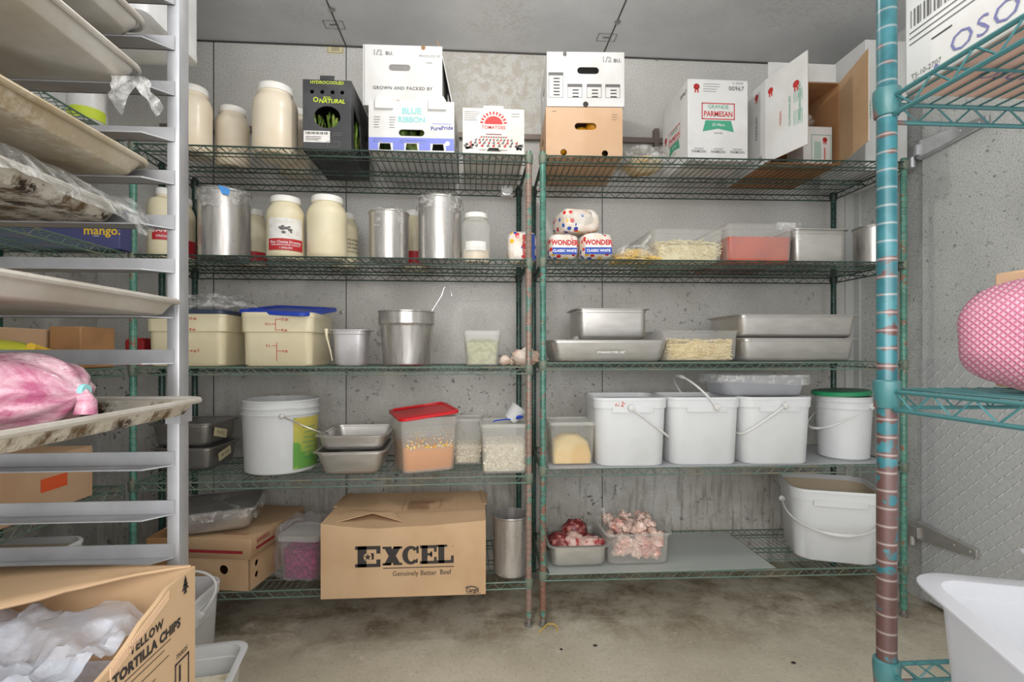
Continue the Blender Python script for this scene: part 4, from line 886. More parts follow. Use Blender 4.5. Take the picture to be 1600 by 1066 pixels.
pts = [(x + .01, 2.16, Z3 + .03), (bx + .004, 2.20, Z3 + H + .01), (PX(690, 2.2), 2.20, PZ(690, 462, 2.2)), (PX(694, 2.2), 2.20, PZ(694, 450, 2.2)), (PX(699, 2.2), 2.2, PZ(699, 447, 2.2)), (PX(704, 2.2), 2.2, PZ(704, 451, 2.2)), (PX(706, 2.2), 2.2, PZ(706, 463, 2.2))]
o = T('ladle', 'thin steel ladle handle with hooked end rising from the bain-marie pot', 'ladle', (x, 2.16, Z3))
MB().tube([(a - x, b - 2.16, c - Z3) for a, b, c in pts], .0019, 8).build('handle', 'chrome', o)
MB().lathe([(.002, .006), (.025, .012), (.036, .028), (.038, .04), (.036, .04), (.032, .028), (.01, .014)], 24, cap0=True, cap1=False).build('ladle_bowl', 'steel', o)
def deli(label, w, h, loc, rz=0., lid=True, mat='frosted_plastic', group='clear deli tubs', d=None, tap=.86, lidmat=None):
    t = T('deli_tub', label, 'food tub', loc, rz, group); d = d or w; cr = .018
    MB().rloft([(w * tap, d * tap, cr, 0), (w * (tap + .02), d * (tap + .02), cr, .004), (w * .97, d * .97, cr, h * .84), (w * .985, d * .985, cr, h * .85), (w, d, cr, h * .86), (w, d, cr, h * .99), (w * .95, d * .95, cr, h * .99), (w * .94, d * .94, cr, h * .86), (w * tap * .97, d * tap * .97, cr, .005)], n=5).build('body', mat, t)
    if lid:
        m = MB().rloft([(w * .99, d * .99, cr, h * .93), (w * 1.03, d * 1.03, cr + .002, h * .935), (w * 1.03, d * 1.03, cr + .002, h), (w * .95, d * .95, cr, h + .002), (w * .93, d * .93, cr, h - .006)], n=5)
        m.build('lid', lidmat or mat, t)
    return t
w_ = PX(783, 2.07) - PX(723, 2.07); h = PZ(753, 516, 2.07) - Z3
deli('cloudy deli tub of pale herb mix near the middle post', w_, h, (PX(753, 2.14), 2.07 + w_ / 2, Z3), 0, lid=False, tap=.80)
tag(MB().rloft([(w_ * .76, w_ * .76, .015, 0), (w_ * .88, w_ * .88, .015, h * .62), (w_ * .5, w_ * .5, .015, h * .72)], n=5).build('herb_mix', 'herb_mix', loc=(PX(753, 2.14), 2.07 + w_ / 2, Z3 + .006)), 'pale chopped herb mix inside the cloudy deli tub', 'food', kind='stuff')
for px, rad, sd, lb in ((789, (.024, .02, .020), 1, 'small pale garlic bulb lying beside the cloudy deli tub'), (802, (.018, .018, .016), 2, 'smallest brownish garlic piece, between the two lumps')):
    tag(MB().blob((0, 0, rad[2]), rad, sd, .3, 3, 12, 8).build('garlic_bulb', 'garlic_paper', loc=(PX(px, 2.14), 2.14 + .02 * sd, Z3)), lb, 'garlic', 'garlic by the middle post')
tag(MB().blob((0, 0, .034), (.055, .04, .036), 6, .45, 3.4, 20, 14).build('wrapped_bundle', 'garlic_paper', loc=(PX(822, 2.12), 2.13, Z3), smooth=70), 'pinkish paper-wrapped lump against the rusted middle post', 'bundle')

# ================================================================== THIRD SHELF, RIGHT UNIT
x0, x1 = PX(858, 2.03), PX(1052, 2.03); h = PZ(950, 531, 2.03) - Y3
pan('long shallow steel pan with small stamped mark, beside the green post', x1 - x0, .32, h, ((x0 + x1) / 2, 2.195, Y3), group='steel pans on the third shelf', tap=.03)
fm = face('F', 0, 0, 0); q = MB().text('STAINLESS STEEL NSF', .012, 0, 0, Matrix.Translation(((x0 + x1) / 2 + .0, 2.035 + .012, Y3 + h * .42)) @ fm, 'print_white', .02, slant=.3)
so = q.build('stamped_mark', None, smooth=0); so.parent = bpy.data.objects['hotel_pan.001'] if False else None
P_LONG = [o for o in bpy.data.objects if o.get('label', '').startswith('long shallow steel pan')][0]
so.parent = P_LONG; so.matrix_parent_inverse = Matrix.Translation(-Vector(P_LONG.location))
# lid-like flat steel sheet under the small pan so it rests on the long pan's rims
x0b, x1b = PX(900, 2.10), PX(1020, 2.10); hb_ = PZ(960, 482, 2.10) - (Y3 + h)
pan('deep small steel pan sitting on top of the long shallow pan', x1b - x0b, .25, hb_, ((x0b + x1b) / 2, 2.12 + .115, Y3 + h + .002), group='steel pans on the third shelf', tap=.005)
x0, x1 = PX(1036, 2.05), PX(1166, 2.05); h = PZ(1100, 516, 2.05) - Y3
clear_pan('clear plastic pan of short pasta tubes on the third shelf', x1 - x0, .32, h, ((x0 + x1) / 2 + .003, 2.24, Y3), group='clear food pans')
rg = random.Random(8); m = MB(); W = (x1 - x0) / 2 - .035
for i in range(420):
    a, b = rg.uniform(0, 2 * pi), rg.uniform(-.3, .3); c = Vector((rg.uniform(-W, W), rg.uniform(-.13, .13), .008 + rg.random() * h * .62)); dd = Vector((cos(a) * cos(b), sin(a) * cos(b), sin(b))) * .018
    if rg.random() < .35: c.y = -.128
    p, q_ = c - dd, c + dd; p.x = max(-W, min(W, p.x)); q_.x = max(-W, min(W, q_.x)); p.y = max(-.135, min(.135, p.y)); q_.y = max(-.135, min(.135, q_.y)); p.z = max(.006, p.z); q_.z = max(.006, q_.z)
    m.tube([p, q_], .0045, 6)
m.rloft([(2 * W - .02, .25, .02, .002), (2 * W - .02, .25, .02, h * .55)])
tag(m.build('pasta_tubes', 'penne', loc=((x0 + x1) / 2 + .003, 2.24, Y3 + .003)), 'short yellow pasta tubes inside the clear pan', 'pasta', kind='stuff')
x0 = PX(1158, 2.06); h = PZ(1260, 528, 2.06) - Y3 - .001
pan('lower of two long steel pans stacked behind the teal post', .53, .325, h, (x0 + .265, 2.055 + .1625, Y3), group='steel pans on the third shelf', tap=.02)
pan('upper long steel pan of the stack behind the teal post', .545, .33, PZ(1260, 492, 2.06) - (Y3 + h), (x0 + .275 - .012, 2.055 + .166, Y3 + h + .0015), R(-.8), group='steel pans on the third shelf', tap=.02)

# ================================================================== FOURTH SHELF, LEFT UNIT
fx, fy = G(372, 733, Z4); 
ca = R(-14)
px_, py_ = PX(290, 2.2), 2.23
t = pan('lower steel pan of the taped stack left of the white bucket', .265, .26, .095, (-1.20, 2.288, Z4), R(-2), 'steel_dark', group='stacked pans beside the bucket')
def tape(t, w, d, x, z, tx, rot=0.):
    m = MB(); q = Matrix.Translation((0, x, z)) @ face('R', w, d, 0, -.006); q = q @ Matrix.Rotation(rot, 4, 'Z')
    m.rect(-.05, .05, -.018, .018, q, 'masking_tape'); m.text(tx, .018, 0, 0, q @ Matrix.Translation((0, 0, .0006)), 'print_black', .0, slant=.3); m.build('masking_tape_label', None, t, smooth=0, label='hand-written masking tape')
tape(t, .265, .26, -.02, .055, 'Feb 9.20', .18)
t = pan('upper dark-topped steel pan of the taped stack left of the bucket', .265, .26, .095, (-1.205, 2.288, Z4 + .0965), R(-3), 'steel_dark', group='stacked pans beside the bucket')
MB().rloft([(.26, .255, .035, .0955), (.26, .255, .035, .098), (.235, .23, .03, .099), (.225, .22, .03, .094)]).build('lid', 'steel_dark', t)
tape(t, .265, .26, -.04, .05, 'Frs 9.21', -.25)
# round bucket
def bucket(label, pl, pr, pt, Y, z, group=None, mat='white_pail', ribs=(.93, .86), tap=.93, name='round_bucket'):
    x, r = cyl(pl, pr, Y); H = PZ((pl + pr) / 2, pt, Y) - z; r *= .975
    t = T(name, label, 'bucket', (x, Y, z), 0, group)
    pr_ = [(r * tap * .94, 0), (r * tap, .006), (r * tap, .02)]
    for f in sorted(ribs): pr_ += [(r * .985, H * (f - .006)), (r * 1.03, H * f), (r * 1.03, H * (f + .008)), (r * .985, H * (f + .016))]
    pr_ += [(r * .985, H * .975), (r * 1.02, H * .98), (r * 1.02, H * .997), (r * .99, H), (r * .965, H * .995), (r * .95, H * .5), (r * tap * .96, .012), (r * .3, .008)]
    MB().lathe(pr_, 48).build('body', mat, t); return t, r, H
t, r, H = bucket('round white bucket with yellow-green label and hanging bail handle', 375, 500, 622, 2.20, Z4, 'round buckets', ribs=(.88, .80))
def arc_label(t, r0, r1, a0, a1, z0, z1, mat, n=16, off=.0012, name='label'):
    rings = []
    for i in range(7):
        f = i / 6; rr_ = r0 + (r1 - r0) * f + off; rings.append([(rr_ * cos(a0 + (a1 - a0) * k / n), rr_ * sin(a0 + (a1 - a0) * k / n), z0 + (z1 - z0) * f) for k in range(n + 1)])
    return MB().loft(rings, False, False, False).build(name, mat, t)
tn = NT('green_yellow_label'); s_ = tn.sep(); tn.out(tn.mix(tn.ramp(tn.noise(9, 3), .5, .56), tn.mix(tn.ramp(s_[2], .03, .2), G_(150, 190, 96), G_(212, 196, 96)), G_(110, 168, 80)), .4)
arc_label(t, r * .945, r * .985, R(-48 - 4), R(6), H * .06, H * .76, 'green_yellow_label')
m = MB()
for k in range(7): 
    a = R(-38 + 2 * (k % 3)); z = H * (.2 + .07 * k); m.use('print_green').add([((r * .975 + .004) * cos(a + j * .08), (r * .975 + .004) * sin(a + j * .08), z + dz) for j in range(7) for dz in (0, .0025)], [(2 * j, 2 * j + 2, 2 * j + 3, 2 * j + 1) for j in range(6)])
m.build('printed_lettering', None, t, smooth=0)
def bail(t, p0, p1, drop, r=.0028, name='bail_handle', out=(0, -1, 0), mat='steel', grip=True, n=20, w=None):
    """a half-loop between two lugs, bulging along `drop`"""
    p0, p1, drop = Vector(p0), Vector(p1), Vector(drop); c = (p0 + p1) / 2; h = (p1 - p0) / 2
    pts = [c - h * cos(pi * k / n) + drop * sin(pi * k / n) for k in range(n + 1)]
    o = MB().tube(pts, r, 8).build(name, mat, t)
    if grip: k0 = n // 2 - 2; MB().tube(pts[k0:k0 + 5], r * 2.4, 10).build('grip', 'white_plastic', o)
    for p in (p0, p1): MB().blob((0, 0, 0), (.011, .011, .011), 1, 0, 1, 10, 8).build('handle_lug', 'white_plastic', t, loc=p)
bail(t, (r * cos(R(-68)), r * sin(R(-68)) - .006, H * .80), (r * 1.02 * cos(R(112)), r * 1.02 * sin(R(112)), H * .80), (.21, -.05, -.085), grip=False)
# nested steel half pans
x, y = G(555, 739, ZL[3]); w_ = PX(598, 2.05) - PX(499, 2.05)
t1 = pan('lower of two nested steel pans between bucket and red-lidded tub', .285, .335, .095, (PX(553, 2.2) + .012, 2.035 + .168, Z4), R(2.5), group='nested steel pans', tap=.035)
pan('upper empty steel pan nested into its twin beside the red-lidded tub', .285, .335, .062, (PX(555, 2.2) + .014, 2.035 + .172, Z4 + .0965), R(1.5), group='nested steel pans', tap=.02)
# red-lidded tub, corner towards the aisle
t = T('food_storage_tub', 'see-through tub of peach sauce under a red tilted lid', 'food tub', (PX(664, 2.20) - .005, 2.19, Z4), R(20), 'square food tubs on the fourth shelf')
h = PZ(660, 652, 2.1) - Z4; s_ = .235
MB().rloft([(s_ * .86, s_ * .86, .025, 0), (s_ * .90, s_ * .90, .025, .006), (s_ * .99, s_ * .99, .025, h * .86), (s_ * 1.01, s_ * 1.01, .025, h * .87), (s_ * 1.01, s_ * 1.01, .025, h), (s_ * .97, s_ * .97, .025, h), (s_ * .87, s_ * .87, .025, .005)], n=5).build('body', 'frosted_plastic', t)
o = MB().rloft([(s_ * 1.02, s_ * 1.02, .03, 0), (s_ * 1.07, s_ * 1.07, .034, .003), (s_ * 1.07, s_ * 1.07, .034, .013), (s_ * .98, s_ * .98, .028, .016), (s_ * .94, s_ * .94, .026, .009)], n=6).build('lid', 'red_lid', t, loc=(0, .003, h + .006)); o.rotation_euler = (R(3.2), R(-6), 0)
pm('sauce_splatter', G_(226, 150, 60), .4)
tag(MB().rloft([(s_ * .84, s_ * .84, .022, 0), (s_ * .88, s_ * .88, .022, .008), (s_ * .915, s_ * .915, .022, h * .44), (s_ * .90, s_ * .90, .022, h * .45)], n=5).build('peach_sauce', 'peach_sauce', loc=(PX(664, 2.20) - .005, 2.19, Z4 + .007), rz=R(20)), 'thick peach-coloured sauce in the red-lidded tub', 'sauce', kind='stuff')
m = MB(); rg = random.Random(3)
for i in range(520):
    k = rg.choice(((0, -1), (0, -1), (-1, 0), (1, 0))); f = rg.random() ** 1.7; zz = h * (.45 + .34 * f); ww = s_ * (.90 + .1 * zz / h) / 2 + .0008; u = rg.uniform(-.9, .9) * ww * .95; q = rg.uniform(.0012, .0032) * (1.5 - f)
    q_ = Matrix.Translation((k[0] * ww + (u if k[1] else 0), k[1] * ww + (u if k[0] else 0), zz)) @ face('F' if k[1] else ('R' if k[0] > 0 else 'L'), 0, 0, 0, 0)
    m.disc(0, 0, q, q * .8, q_, ('print_yellow', 'cream_tub', 'sauce_splatter')[i % 3], 6)
m.build('sauce_spatter', None, t, smooth=0); t.children[-1]['kind'] = 'stuff' 
# two deli tubs with popcorn-like crumbs and a measuring cup
def crumbs(w, d, h, seed, n=260, r=.006):
    m = MB(); rg = random.Random(seed); m.rloft([(w * .96, d * .96, .015, 0), (w, d, .015, h * .92)], n=4)
    for i in range(n):
        side = rg.random(); x, y, z = rg.uniform(-w / 2, w / 2), rg.uniform(-d / 2, d / 2), rg.uniform(.006, h * .95)
        if side < .45: y = -d / 2
        elif side < .6: x = w / 2 * rg.choice((-1, 1))
        else: z = h * .93
        m.blob((x, y, z), (r * rg.uniform(.6, 1.2),) * 3, i, .4, 3, 6, 4)
    return m
w_ = PX(757, 2.22) - PX(707, 2.22); h = PZ(733, 655, 2.22) - Z4
deli('frosted deli tub of pale crumbs, the rear one of the pair', w_, h, (PX(731, 2.30), 2.22 + w_ / 2, Z4), 0, tap=.88, group='crumb tubs on the fourth shelf')
tag(crumbs(w_ * .84, w_ * .84, h * .42, 1).build('pale_crumbs', 'popcorn_white', loc=(PX(731, 2.30), 2.22 + w_ / 2, Z4 + .006)), 'pale crumbs in the rear frosted deli tub', 'crumbs', kind='stuff')
w_ = PX(827, 2.04) - PX(750, 2.04); h = PZ(790, 664, 2.04) - Z4; xd = PX(790, 2.04)
deli('frosted deli tub of pale crumbs, the front one next to the middle post', w_, h, (xd, 2.045 + w_ / 2, Z4), 0, tap=.90, group='crumb tubs on the fourth shelf')
tag(crumbs(w_ * .86, w_ * .86, h * .60, 2, 420).build('pale_crumbs', 'popcorn_white', loc=(xd, 2.045 + w_ / 2, Z4 + .006)), 'pale crumbs in the front frosted deli tub', 'crumbs', kind='stuff')
t = T('measuring_cup', 'white cup tipped on its side with a blue scoop on the front deli tub', 'cup', (PX(805, 2.10), 2.12, Z4 + h + .036), 0); t.rotation_euler = (R(0), R(38), 0)
MB().lathe([(.024, -.034), (.027, -.032), (.037, .03), (.039, .032), (.036, .033), (.025, -.028)], 28).build('cup_body', 'white_pail', t)
tag(MB().tube([(0, 0, 0), (-.03, -.012, .004), (-.075, -.018, .0), (-.085, -.018, -.006)], .003, 6).blob((.02, .0, .012), (.018, .014, .010), 2, .3, 3, 10, 8).build('blue_scoop', 'blue_lid', loc=(PX(803, 2.09), 2.10, Z4 + h + .012)), 'blue plastic scoop lying by the tipped cup', 'scoop')

# ================================================================== FOURTH SHELF, RIGHT UNIT
tag(MB().box(XRA + .022, XRB - .04, 2.0, 2.41, ZR[3] + .0005, ZR[3] + .003).build('shelf_mat', 'milky_plastic', smooth=0), 'pale plastic mat covering the fourth shelf under the white pails', 'shelf mat', 'plastic shelf mats')
YM = ZR[3] + .004
w_ = PX(930, 2.05) - PX(866, 2.05); h = PZ(895, 660, 2.05) - YM
deli('see-through tub with yellow cheese sauce left of the white pails', PX(928, 2.04) - PX(858, 2.04), h, (PX(893, 2.04) + .006, 2.04 + .085, YM), 0, tap=.90, group='clear deli tubs', mat='clear_plastic', lidmat='frosted_plastic')
w_ = (PX(928, 2.04) - PX(858, 2.04)) * .86; m = MB().rloft([(w_ * .98, w_ * .98, .015, 0), (w_, w_, .015, h * .2), (w_ * .9, w_ * .8, .03, h * .48), (w_ * .5, w_ * .5, .03, h * .62)], n=5)
tag(m.build('cheese_sauce', 'yellow_cheese_sauce', loc=(PX(893, 2.04) + .006, 2.04 + .085, YM + .006)), 'thick yellow cheese sauce in the small see-through tub', 'sauce', kind='stuff')
def pail(label, w, d, h, loc, rz=0., mat='white_pail', group='square white pails', tap=.90, inner=None, cr=.05, skirt=True, content=None, name='square_pail'):
    t = T(name, label, 'pail', loc, rz, group)
    m = MB().rloft([(w * tap * .97, d * tap * .97, cr, 0), (w * tap, d * tap, cr, .006), (w * .955, d * .955, cr, h * .84), (w * .985, d * .985, cr, h * .845), (w * .99, d * .99, cr, h * .955), (w * 1.0, d * 1.0, cr, h * .96), (w * 1.0, d * 1.0, cr, h * .985), (w * .985, d * .985, cr, h), (w * .955, d * .955, cr, h), (w * .945, d * .945, cr, h * .96), (w * .94, d * .94, cr, h * .84)], False, False, n=7)
    m.rloft([(w * .94, d * .94, cr, h * .84), (w * tap * .97, d * tap * .97, cr, .010)], False, True, n=7) if not inner else None
    m.rloft([(w * tap * .97, d * tap * .97, cr, 0), (w * tap * .96, d * tap * .96, cr, .0005)], True, True, n=7)
    m.build('body', mat, t)
    if inner: MB().rloft([(w * .939, d * .939, cr, h * .93), (w * .935, d * .935, cr, h * .84), (w * tap * .965, d * tap * .965, cr, .012)], False, True, n=7).build('inner_wall', inner, t)
    if skirt: MB().rloft([(w * .55, .008, .003, h * .785), (w * .55, .008, .003, h * .87)]).build('handle_plate', mat, t, loc=(0, -d / 2 * .985, 0))
    return t
def strap(t, p0, p1, drop, r=.0045, mat='white_plastic', n=30, grip=True, lugs=True, sq=1.):
    p0, p1, drop = Vector(p0), Vector(p1), Vector(drop); c = (p0 + p1) / 2; h = (p1 - p0) / 2
    pts = [c - h * math.copysign(abs(cos(pi * k / n)) ** sq, cos(pi * k / n)) + drop * (sin(pi * k / n) ** (.8 if sq == 1 else 1.15)) for k in range(n + 1)]
    o = MB().tube(pts, r, 8).build('handle', mat, t, label='white plastic carrying handle')
    if grip: k = n // 2 - 3; MB().tube(pts[k:k + 7], [r * 1.2] + [r * 1.9] * 5 + [r * 1.2], 10).build('grip', mat, o)
    if lugs:
        for p in (p0, p1): MB().lathe([(.012, -.006), (.014, 0), (.012, .008), (.004, .010)], 16, mx=Matrix.Rotation(pi / 2, 4, 'X')).build('handle_lug', mat, t, loc=p)
pw = lambda a, b, Y: PX(b, Y) - PX(a, Y)
W1 = pw(932, 1049, 2.0); D1 = .27; hp = PZ(985, 622, 2.0) - YM; yc = 2.0 + D1 / 2
t = pail('square white pail with orange spatter on its rim, handle hanging to lower right', W1, D1, hp, (PX(990, 2.0), yc, YM), R(-1))
strap(t, (-.01, -D1 / 2 - .012, hp * .86), (-.01, D1 / 2 + .004, hp * .88), (.165, -.0, -.125), sq=.16, grip=False)
pm('spatter_orange', G_(206, 96, 48), .4); rg = random.Random(6); m = MB()
for i in range(16):
    q = Matrix.Translation((rg.choice((-.062, -.038)) + rg.uniform(-.008, .008), 0, hp * .90 + rg.uniform(-.008, .010))) @ face('F', 0, D1 * .992, 0, .0015); m.disc(0, 0, rg.uniform(.001, .0035), rg.uniform(.001, .004), q, 'spatter_orange', 7)
m.build('food_spatter', None, t, smooth=0, label='orange food spatter')
t = pail('square white pail with its handle standing up in an arch', W1 * 1.0, D1, hp, (PX(1107, 2.0), yc + .003, YM), R(-1.5))
strap(t, (.035, -D1 / 2 - .012, hp * .86), (.02, D1 / 2 + .004, hp * .88), (-.095, -.0, .115))
t = pail('square white pail under the film-covered tub, handle hanging to lower left', W1 * 1.0, D1, hp, (PX(1220, 2.0) - .002, yc - .006, YM), R(-1.5))
strap(t, (.015, -D1 / 2 - .012, hp * .88), (.02, D1 / 2 + .004, hp * .88), (-.168, -.0, -.120), sq=.16, grip=False)
for i, px in enumerate((990, 1107, 1220)):
    tag(MB().rloft([(W1 * .93, D1 * .93, .045, 0), (W1 * .93, D1 * .93, .045, .002)], n=7).build('pail_lid', 'milky_plastic', loc=(PX(px, 2.0), yc + (0, .003, -.006)[i], YM + hp * .925), rz=R(-1.3)),
        ('sunken cloudy lid inside the pail with orange spatter', 'sunken cloudy lid inside the pail with the upright handle', 'sunken cloudy lid inside the pail beneath the film-covered tub')[i], 'lid', 'sunken pail lids')
# film-covered tub on the third pail
zt = YM + hp + .002; x0, x1 = PX(1120, 2.06), PX(1264, 2.06)
t = T('wrapped_tub', 'shallow frosted tub under crinkled film, on top of white pails', 'tub', ((x0 + x1) / 2, 2.14, zt), R(2))
hh = PZ(1190, 587, 2.06) - zt; w_ = x1 - x0
MB().rloft([(w_ * .80, .17, .03, 0), (w_ * .84, .18, .03, .006), (w_ * .95, .20, .03, hh * .9), (w_, .215, .03, hh * .92), (w_, .215, .03, hh), (w_ * .93, .19, .03, hh), (w_ * .80, .16, .03, .006)], n=5).build('body', 'milky_plastic', t)
wrap_rect(t, w_ * 1.0, .22, .03, hh, hh * .75, 4, True, 'bag_film')
# round pail with green lid at the right
t, r, H = bucket('round white pail with green lid at the right end of the shelf', 1272, 1366, 618, 2.14, YM, 'round buckets', ribs=(.91, .80), tap=.90)
o = MB().lathe([(r * 1.0, 0), (r * 1.04, .002), (r * 1.05, .016), (r * 1.0, .020)], 44).build('lid', 'green_lid', t, loc=(-.012, 0, H + .004)); 
MB().lathe([(r * .97, .0205), (r * .96, .019), (r * .9, .0195), (r * .2, .0195)], 44).build('lid_top', 'dark_green_lid', o); o.rotation_euler = (R(0), R(-2.5), 0)
strap(t, (.05, -r * .9, H * .86), (.02, r * 1.02, H * .86), (-.19, -.03, -.10), r=.0032)

# ================================================================== BOTTOM SHELF, LEFT UNIT
# striped lidded kraft carton, turned a little
rz = R(-8.8); hx, hy = G(390, 925, ZL[4]); wv = .26; dv = .40; hv = .155
dirx = Vector((cos(rz), sin(rz))); diry = Vector((-sin(rz), cos(rz))); c = Vector((hx, hy)) - dirx * wv / 2 + diry * dv / 2
t = T('lidded_carton', 'low kraft carton with maroon stripe, holding the film-wrapped steel pan', 'box', (c.x, c.y, Z5), rz)
MB().panel([(-wv / 2, -hv / 2), (wv / 2, -hv / 2), (wv / 2, hv / 2), (-wv / 2, hv / 2)], [circ(wv * .1, .0, .018)], .005, face('F', wv, dv, hv, -.0025)).build('front_panel', 'kraft', t, smooth=30)
MB().panel([(-dv / 2, -hv / 2), (dv / 2, -hv / 2), (dv / 2, hv / 2), (-dv / 2, hv / 2)], [circ(-dv * .38, .012, .013), circ(-dv * .38, -.032, .013)], .005, face('R', wv, dv, hv, -.0025)).build('side_panel', 'kraft', t, smooth=30)
MB().box(-wv / 2, wv / 2 - .006, -dv / 2 + .006, dv / 2, 0, .005).box(-wv / 2, wv / 2, dv / 2 - .005, dv / 2, .005, hv).box(-wv / 2, -wv / 2 + .005, -dv / 2 + .006, dv / 2 - .006, .005, hv).build('tray', 'kraft_dark', t, smooth=0)
zl = PZ(396, 842, hy) - Z5; lh = .075
l = MB().rloft([(wv + .02, dv + .02, .004, zl - lh), (wv + .02, dv + .02, .004, zl), (wv + .018, dv + .018, .004, zl + .001)], False, True, 2).build('lid', 'kraft', t, bevel=.002); sm = l.modifiers.new('s', 'SOLIDIFY'); sm.thickness = .004; sm.offset = -1
m = MB(); q = Matrix.Translation((0, 0, zl - lh)) @ face('F', wv + .022, dv + .022, lh); m.rect(-wv * .5, wv * .42, -.017, -.006, q, 'print_maroon')
q = Matrix.Translation((0, 0, zl - lh)) @ face('R', wv + .022, dv + .022, lh); m.rect(-dv * .44, -dv * .12, -.012, -.002, q, 'print_maroon'); m.text('BANANOS', .026, -dv * .32, .018, q, 'print_maroon', .01, sx=.7); m.rect(dv * -.02, dv * .2, -.004, .024, q, 'label_white'); lines(m, q @ Matrix.Translation((0, 0, .0005)), dv * .0, dv * .18, .018, 3, .007, .0018)
q = face('T', wv, dv, zl + .001); m.rect(-.05, .10, -.15, -.147, q, 'print_maroon'); m.rect(.0, .10, -.165, -.16, q, 'print_maroon')
m.build('printed_lettering', None, l, smooth=0)
t = pan('film-wrapped steel pan resting crooked on the striped kraft carton', .30, .26, .085, (PX(340, 2.12), 2.14, Z5 + zl + .016), R(9), 'steel', tap=.02); t.rotation_euler = (R(2.5), R(-1.5), R(14))
wrap_rect(t, .305, .265, .04, .085, .05, 7)
MB().rloft([(.295, .255, .035, .0855), (.295, .255, .035, .088), (.26, .22, .03, .090)], n=5).build('lid', 'steel_dark', t)
carton('kraft_carton', 'orange-topped kraft carton seen through the rack below the slides', 'box', .10, .26, .185, (-1.228, 2.20, Z5), 0, 'kraft_dark')
# tub of purple cabbage
t = T('deli_tub', 'bagged tub of shredded purple cabbage between kraft carton and large beef box', 'food tub', (PX(478, 2.14), 2.15, Z5), R(-8), 'clear deli tubs')
h = PZ(475, 838, 2.07) - Z5; w_ = .165
MB().rloft([(w_ * .86, w_ * .86, .02, 0), (w_ * .96, w_ * .96, .02, h * .85), (w_, w_, .02, h * .86), (w_, w_, .02, h), (w_ * .94, w_ * .94, .02, h), (w_ * .84, w_ * .84, .02, .005)], n=5).build('body', 'thin_clear', t)
MB().rloft([(w_ * 1.0, w_ * 1.0, .02, h * .88), (w_ * 1.04, w_ * 1.04, .022, h * .885), (w_ * 1.04, w_ * 1.04, .022, h), (w_ * .9, w_ * .9, .02, h)], n=5).build('lid', 'frosted_plastic', t)
MB().blob((0, 0, h * .55), (w_ * .62, w_ * .60, h * .72), 3, .3, 2.6, 26, 18, flat=-h * .54, power=.7).build('plastic_bag', 'thin_clear', t, smooth=70)
m = shreds(320, w_ * .38, w_ * .38, 0, h * .62, .03, .0022, 5); m.rloft([(w_ * .80, w_ * .80, .02, 0), (w_ * .84, w_ * .84, .02, h * .62)], n=4)
tag(m.build('purple_cabbage', 'purple_shreds', loc=(PX(478, 2.14), 2.15, Z5 + .006), rz=R(-8)), 'shredded purple cabbage inside the bagged tub', 'cabbage', kind='stuff')
# the big beef box
fyb = 1.915; x0, x1 = PX(501, fyb), PX(759, fyb); w_ = x1 - x0; d_ = .40; h_ = PZ(630, 816, fyb) - Z5; cx = (x0 + x1) / 2
t = T('beef_carton', 'large kraft beef carton with bold black name on its front, bottom shelf', 'box', (cx, fyb + d_ / 2, Z5), R(-.0))
m = MB(); nx = 24; top = []
rows = 14
for j in range(rows + 1):
    row = []
    for i in range(nx + 1):
        u, v = i / nx, j / rows; sag = -.016 * sin(pi * u) * (1 - v) ** 2 - .010 * math.exp(-((u - .28) / .16) ** 2 - ((v - .15) / .3) ** 2) + .004 * noise.noise(Vector((u * 4, v * 3, 1)))
        row.append((-w_ / 2 + w_ * u, -d_ / 2 + d_ * v, h_ + (sag if 0 < i < nx and j < rows else 0)))
    top.append(row)
m.loft(top, False, False, False)
b = [(r_[0], r_[1]) for r_ in [top[0][i] for i in range(nx + 1)]]
m.loft([[(x, y, 0) for x, y in b], [(top[0][i][0], top[0][i][1] - .002 * sin(pi * i / nx), h_ * .5) for i in range(nx + 1)], top[0]], False, False, False)
m.box(w_ / 2 - .004, w_ / 2, -d_ / 2 + .0005, d_ / 2, 0, h_ - .0005).box(-w_ / 2, -w_ / 2 + .004, -d_ / 2 + .0005, d_ / 2, 0, h_ - .0005).box(-w_ / 2 + .004, w_ / 2 - .004, d_ / 2 - .004, d_ / 2, 0, h_ - .001).box(-w_ / 2 + .004, w_ / 2 - .004, -d_ / 2 + .0005, d_ / 2 - .004, 0, .004)
m.build('carton_body', 'kraft', t, smooth=30)
m = MB(); 
for s in (-1, 1):
    o = MB().add([(s * (w_ / 2 - .01), -.01, h_ + .001), (s * (w_ / 2 + .006), -.012, h_ + .004), (s * (w_ / 2 + .012), d_ / 2 * .9, h_ - .006), (s * (w_ / 2 - .02), d_ / 2 * .95, h_ + .006)], [(0, 1, 2, 3)]).build('lifted_side_flap', 'kraft', t, smooth=0); sm = o.modifiers.new('s', 'SOLIDIFY'); sm.thickness = .003
m.add([(-w_ * .42, -d_ * .42, h_ - .004), (-w_ * .22, -d_ * .28, h_ + .010), (-w_ * .02, -d_ * .40, h_ - .010), (-w_ * .1, -d_ * .2, h_ + .001), (-w_ * .40, -d_ * .1, h_ + .004)], [(0, 1, 3, 4), (1, 2, 3)])
fl_ = m.build('torn_top_flap', 'kraft', t, smooth=0); sm = fl_.modifiers.new('s', 'SOLIDIFY'); sm.thickness = .003
q = face('T', w_, d_, h_ + .004); m = MB(); m.frame(-.03, .12, -.06, .08, .002, q, 'kraft_inside'); lines(m, q, -.01, .10, .05, 6, .018, .008, 'kraft_inside')
m.build('faded_print', None, t, smooth=0)
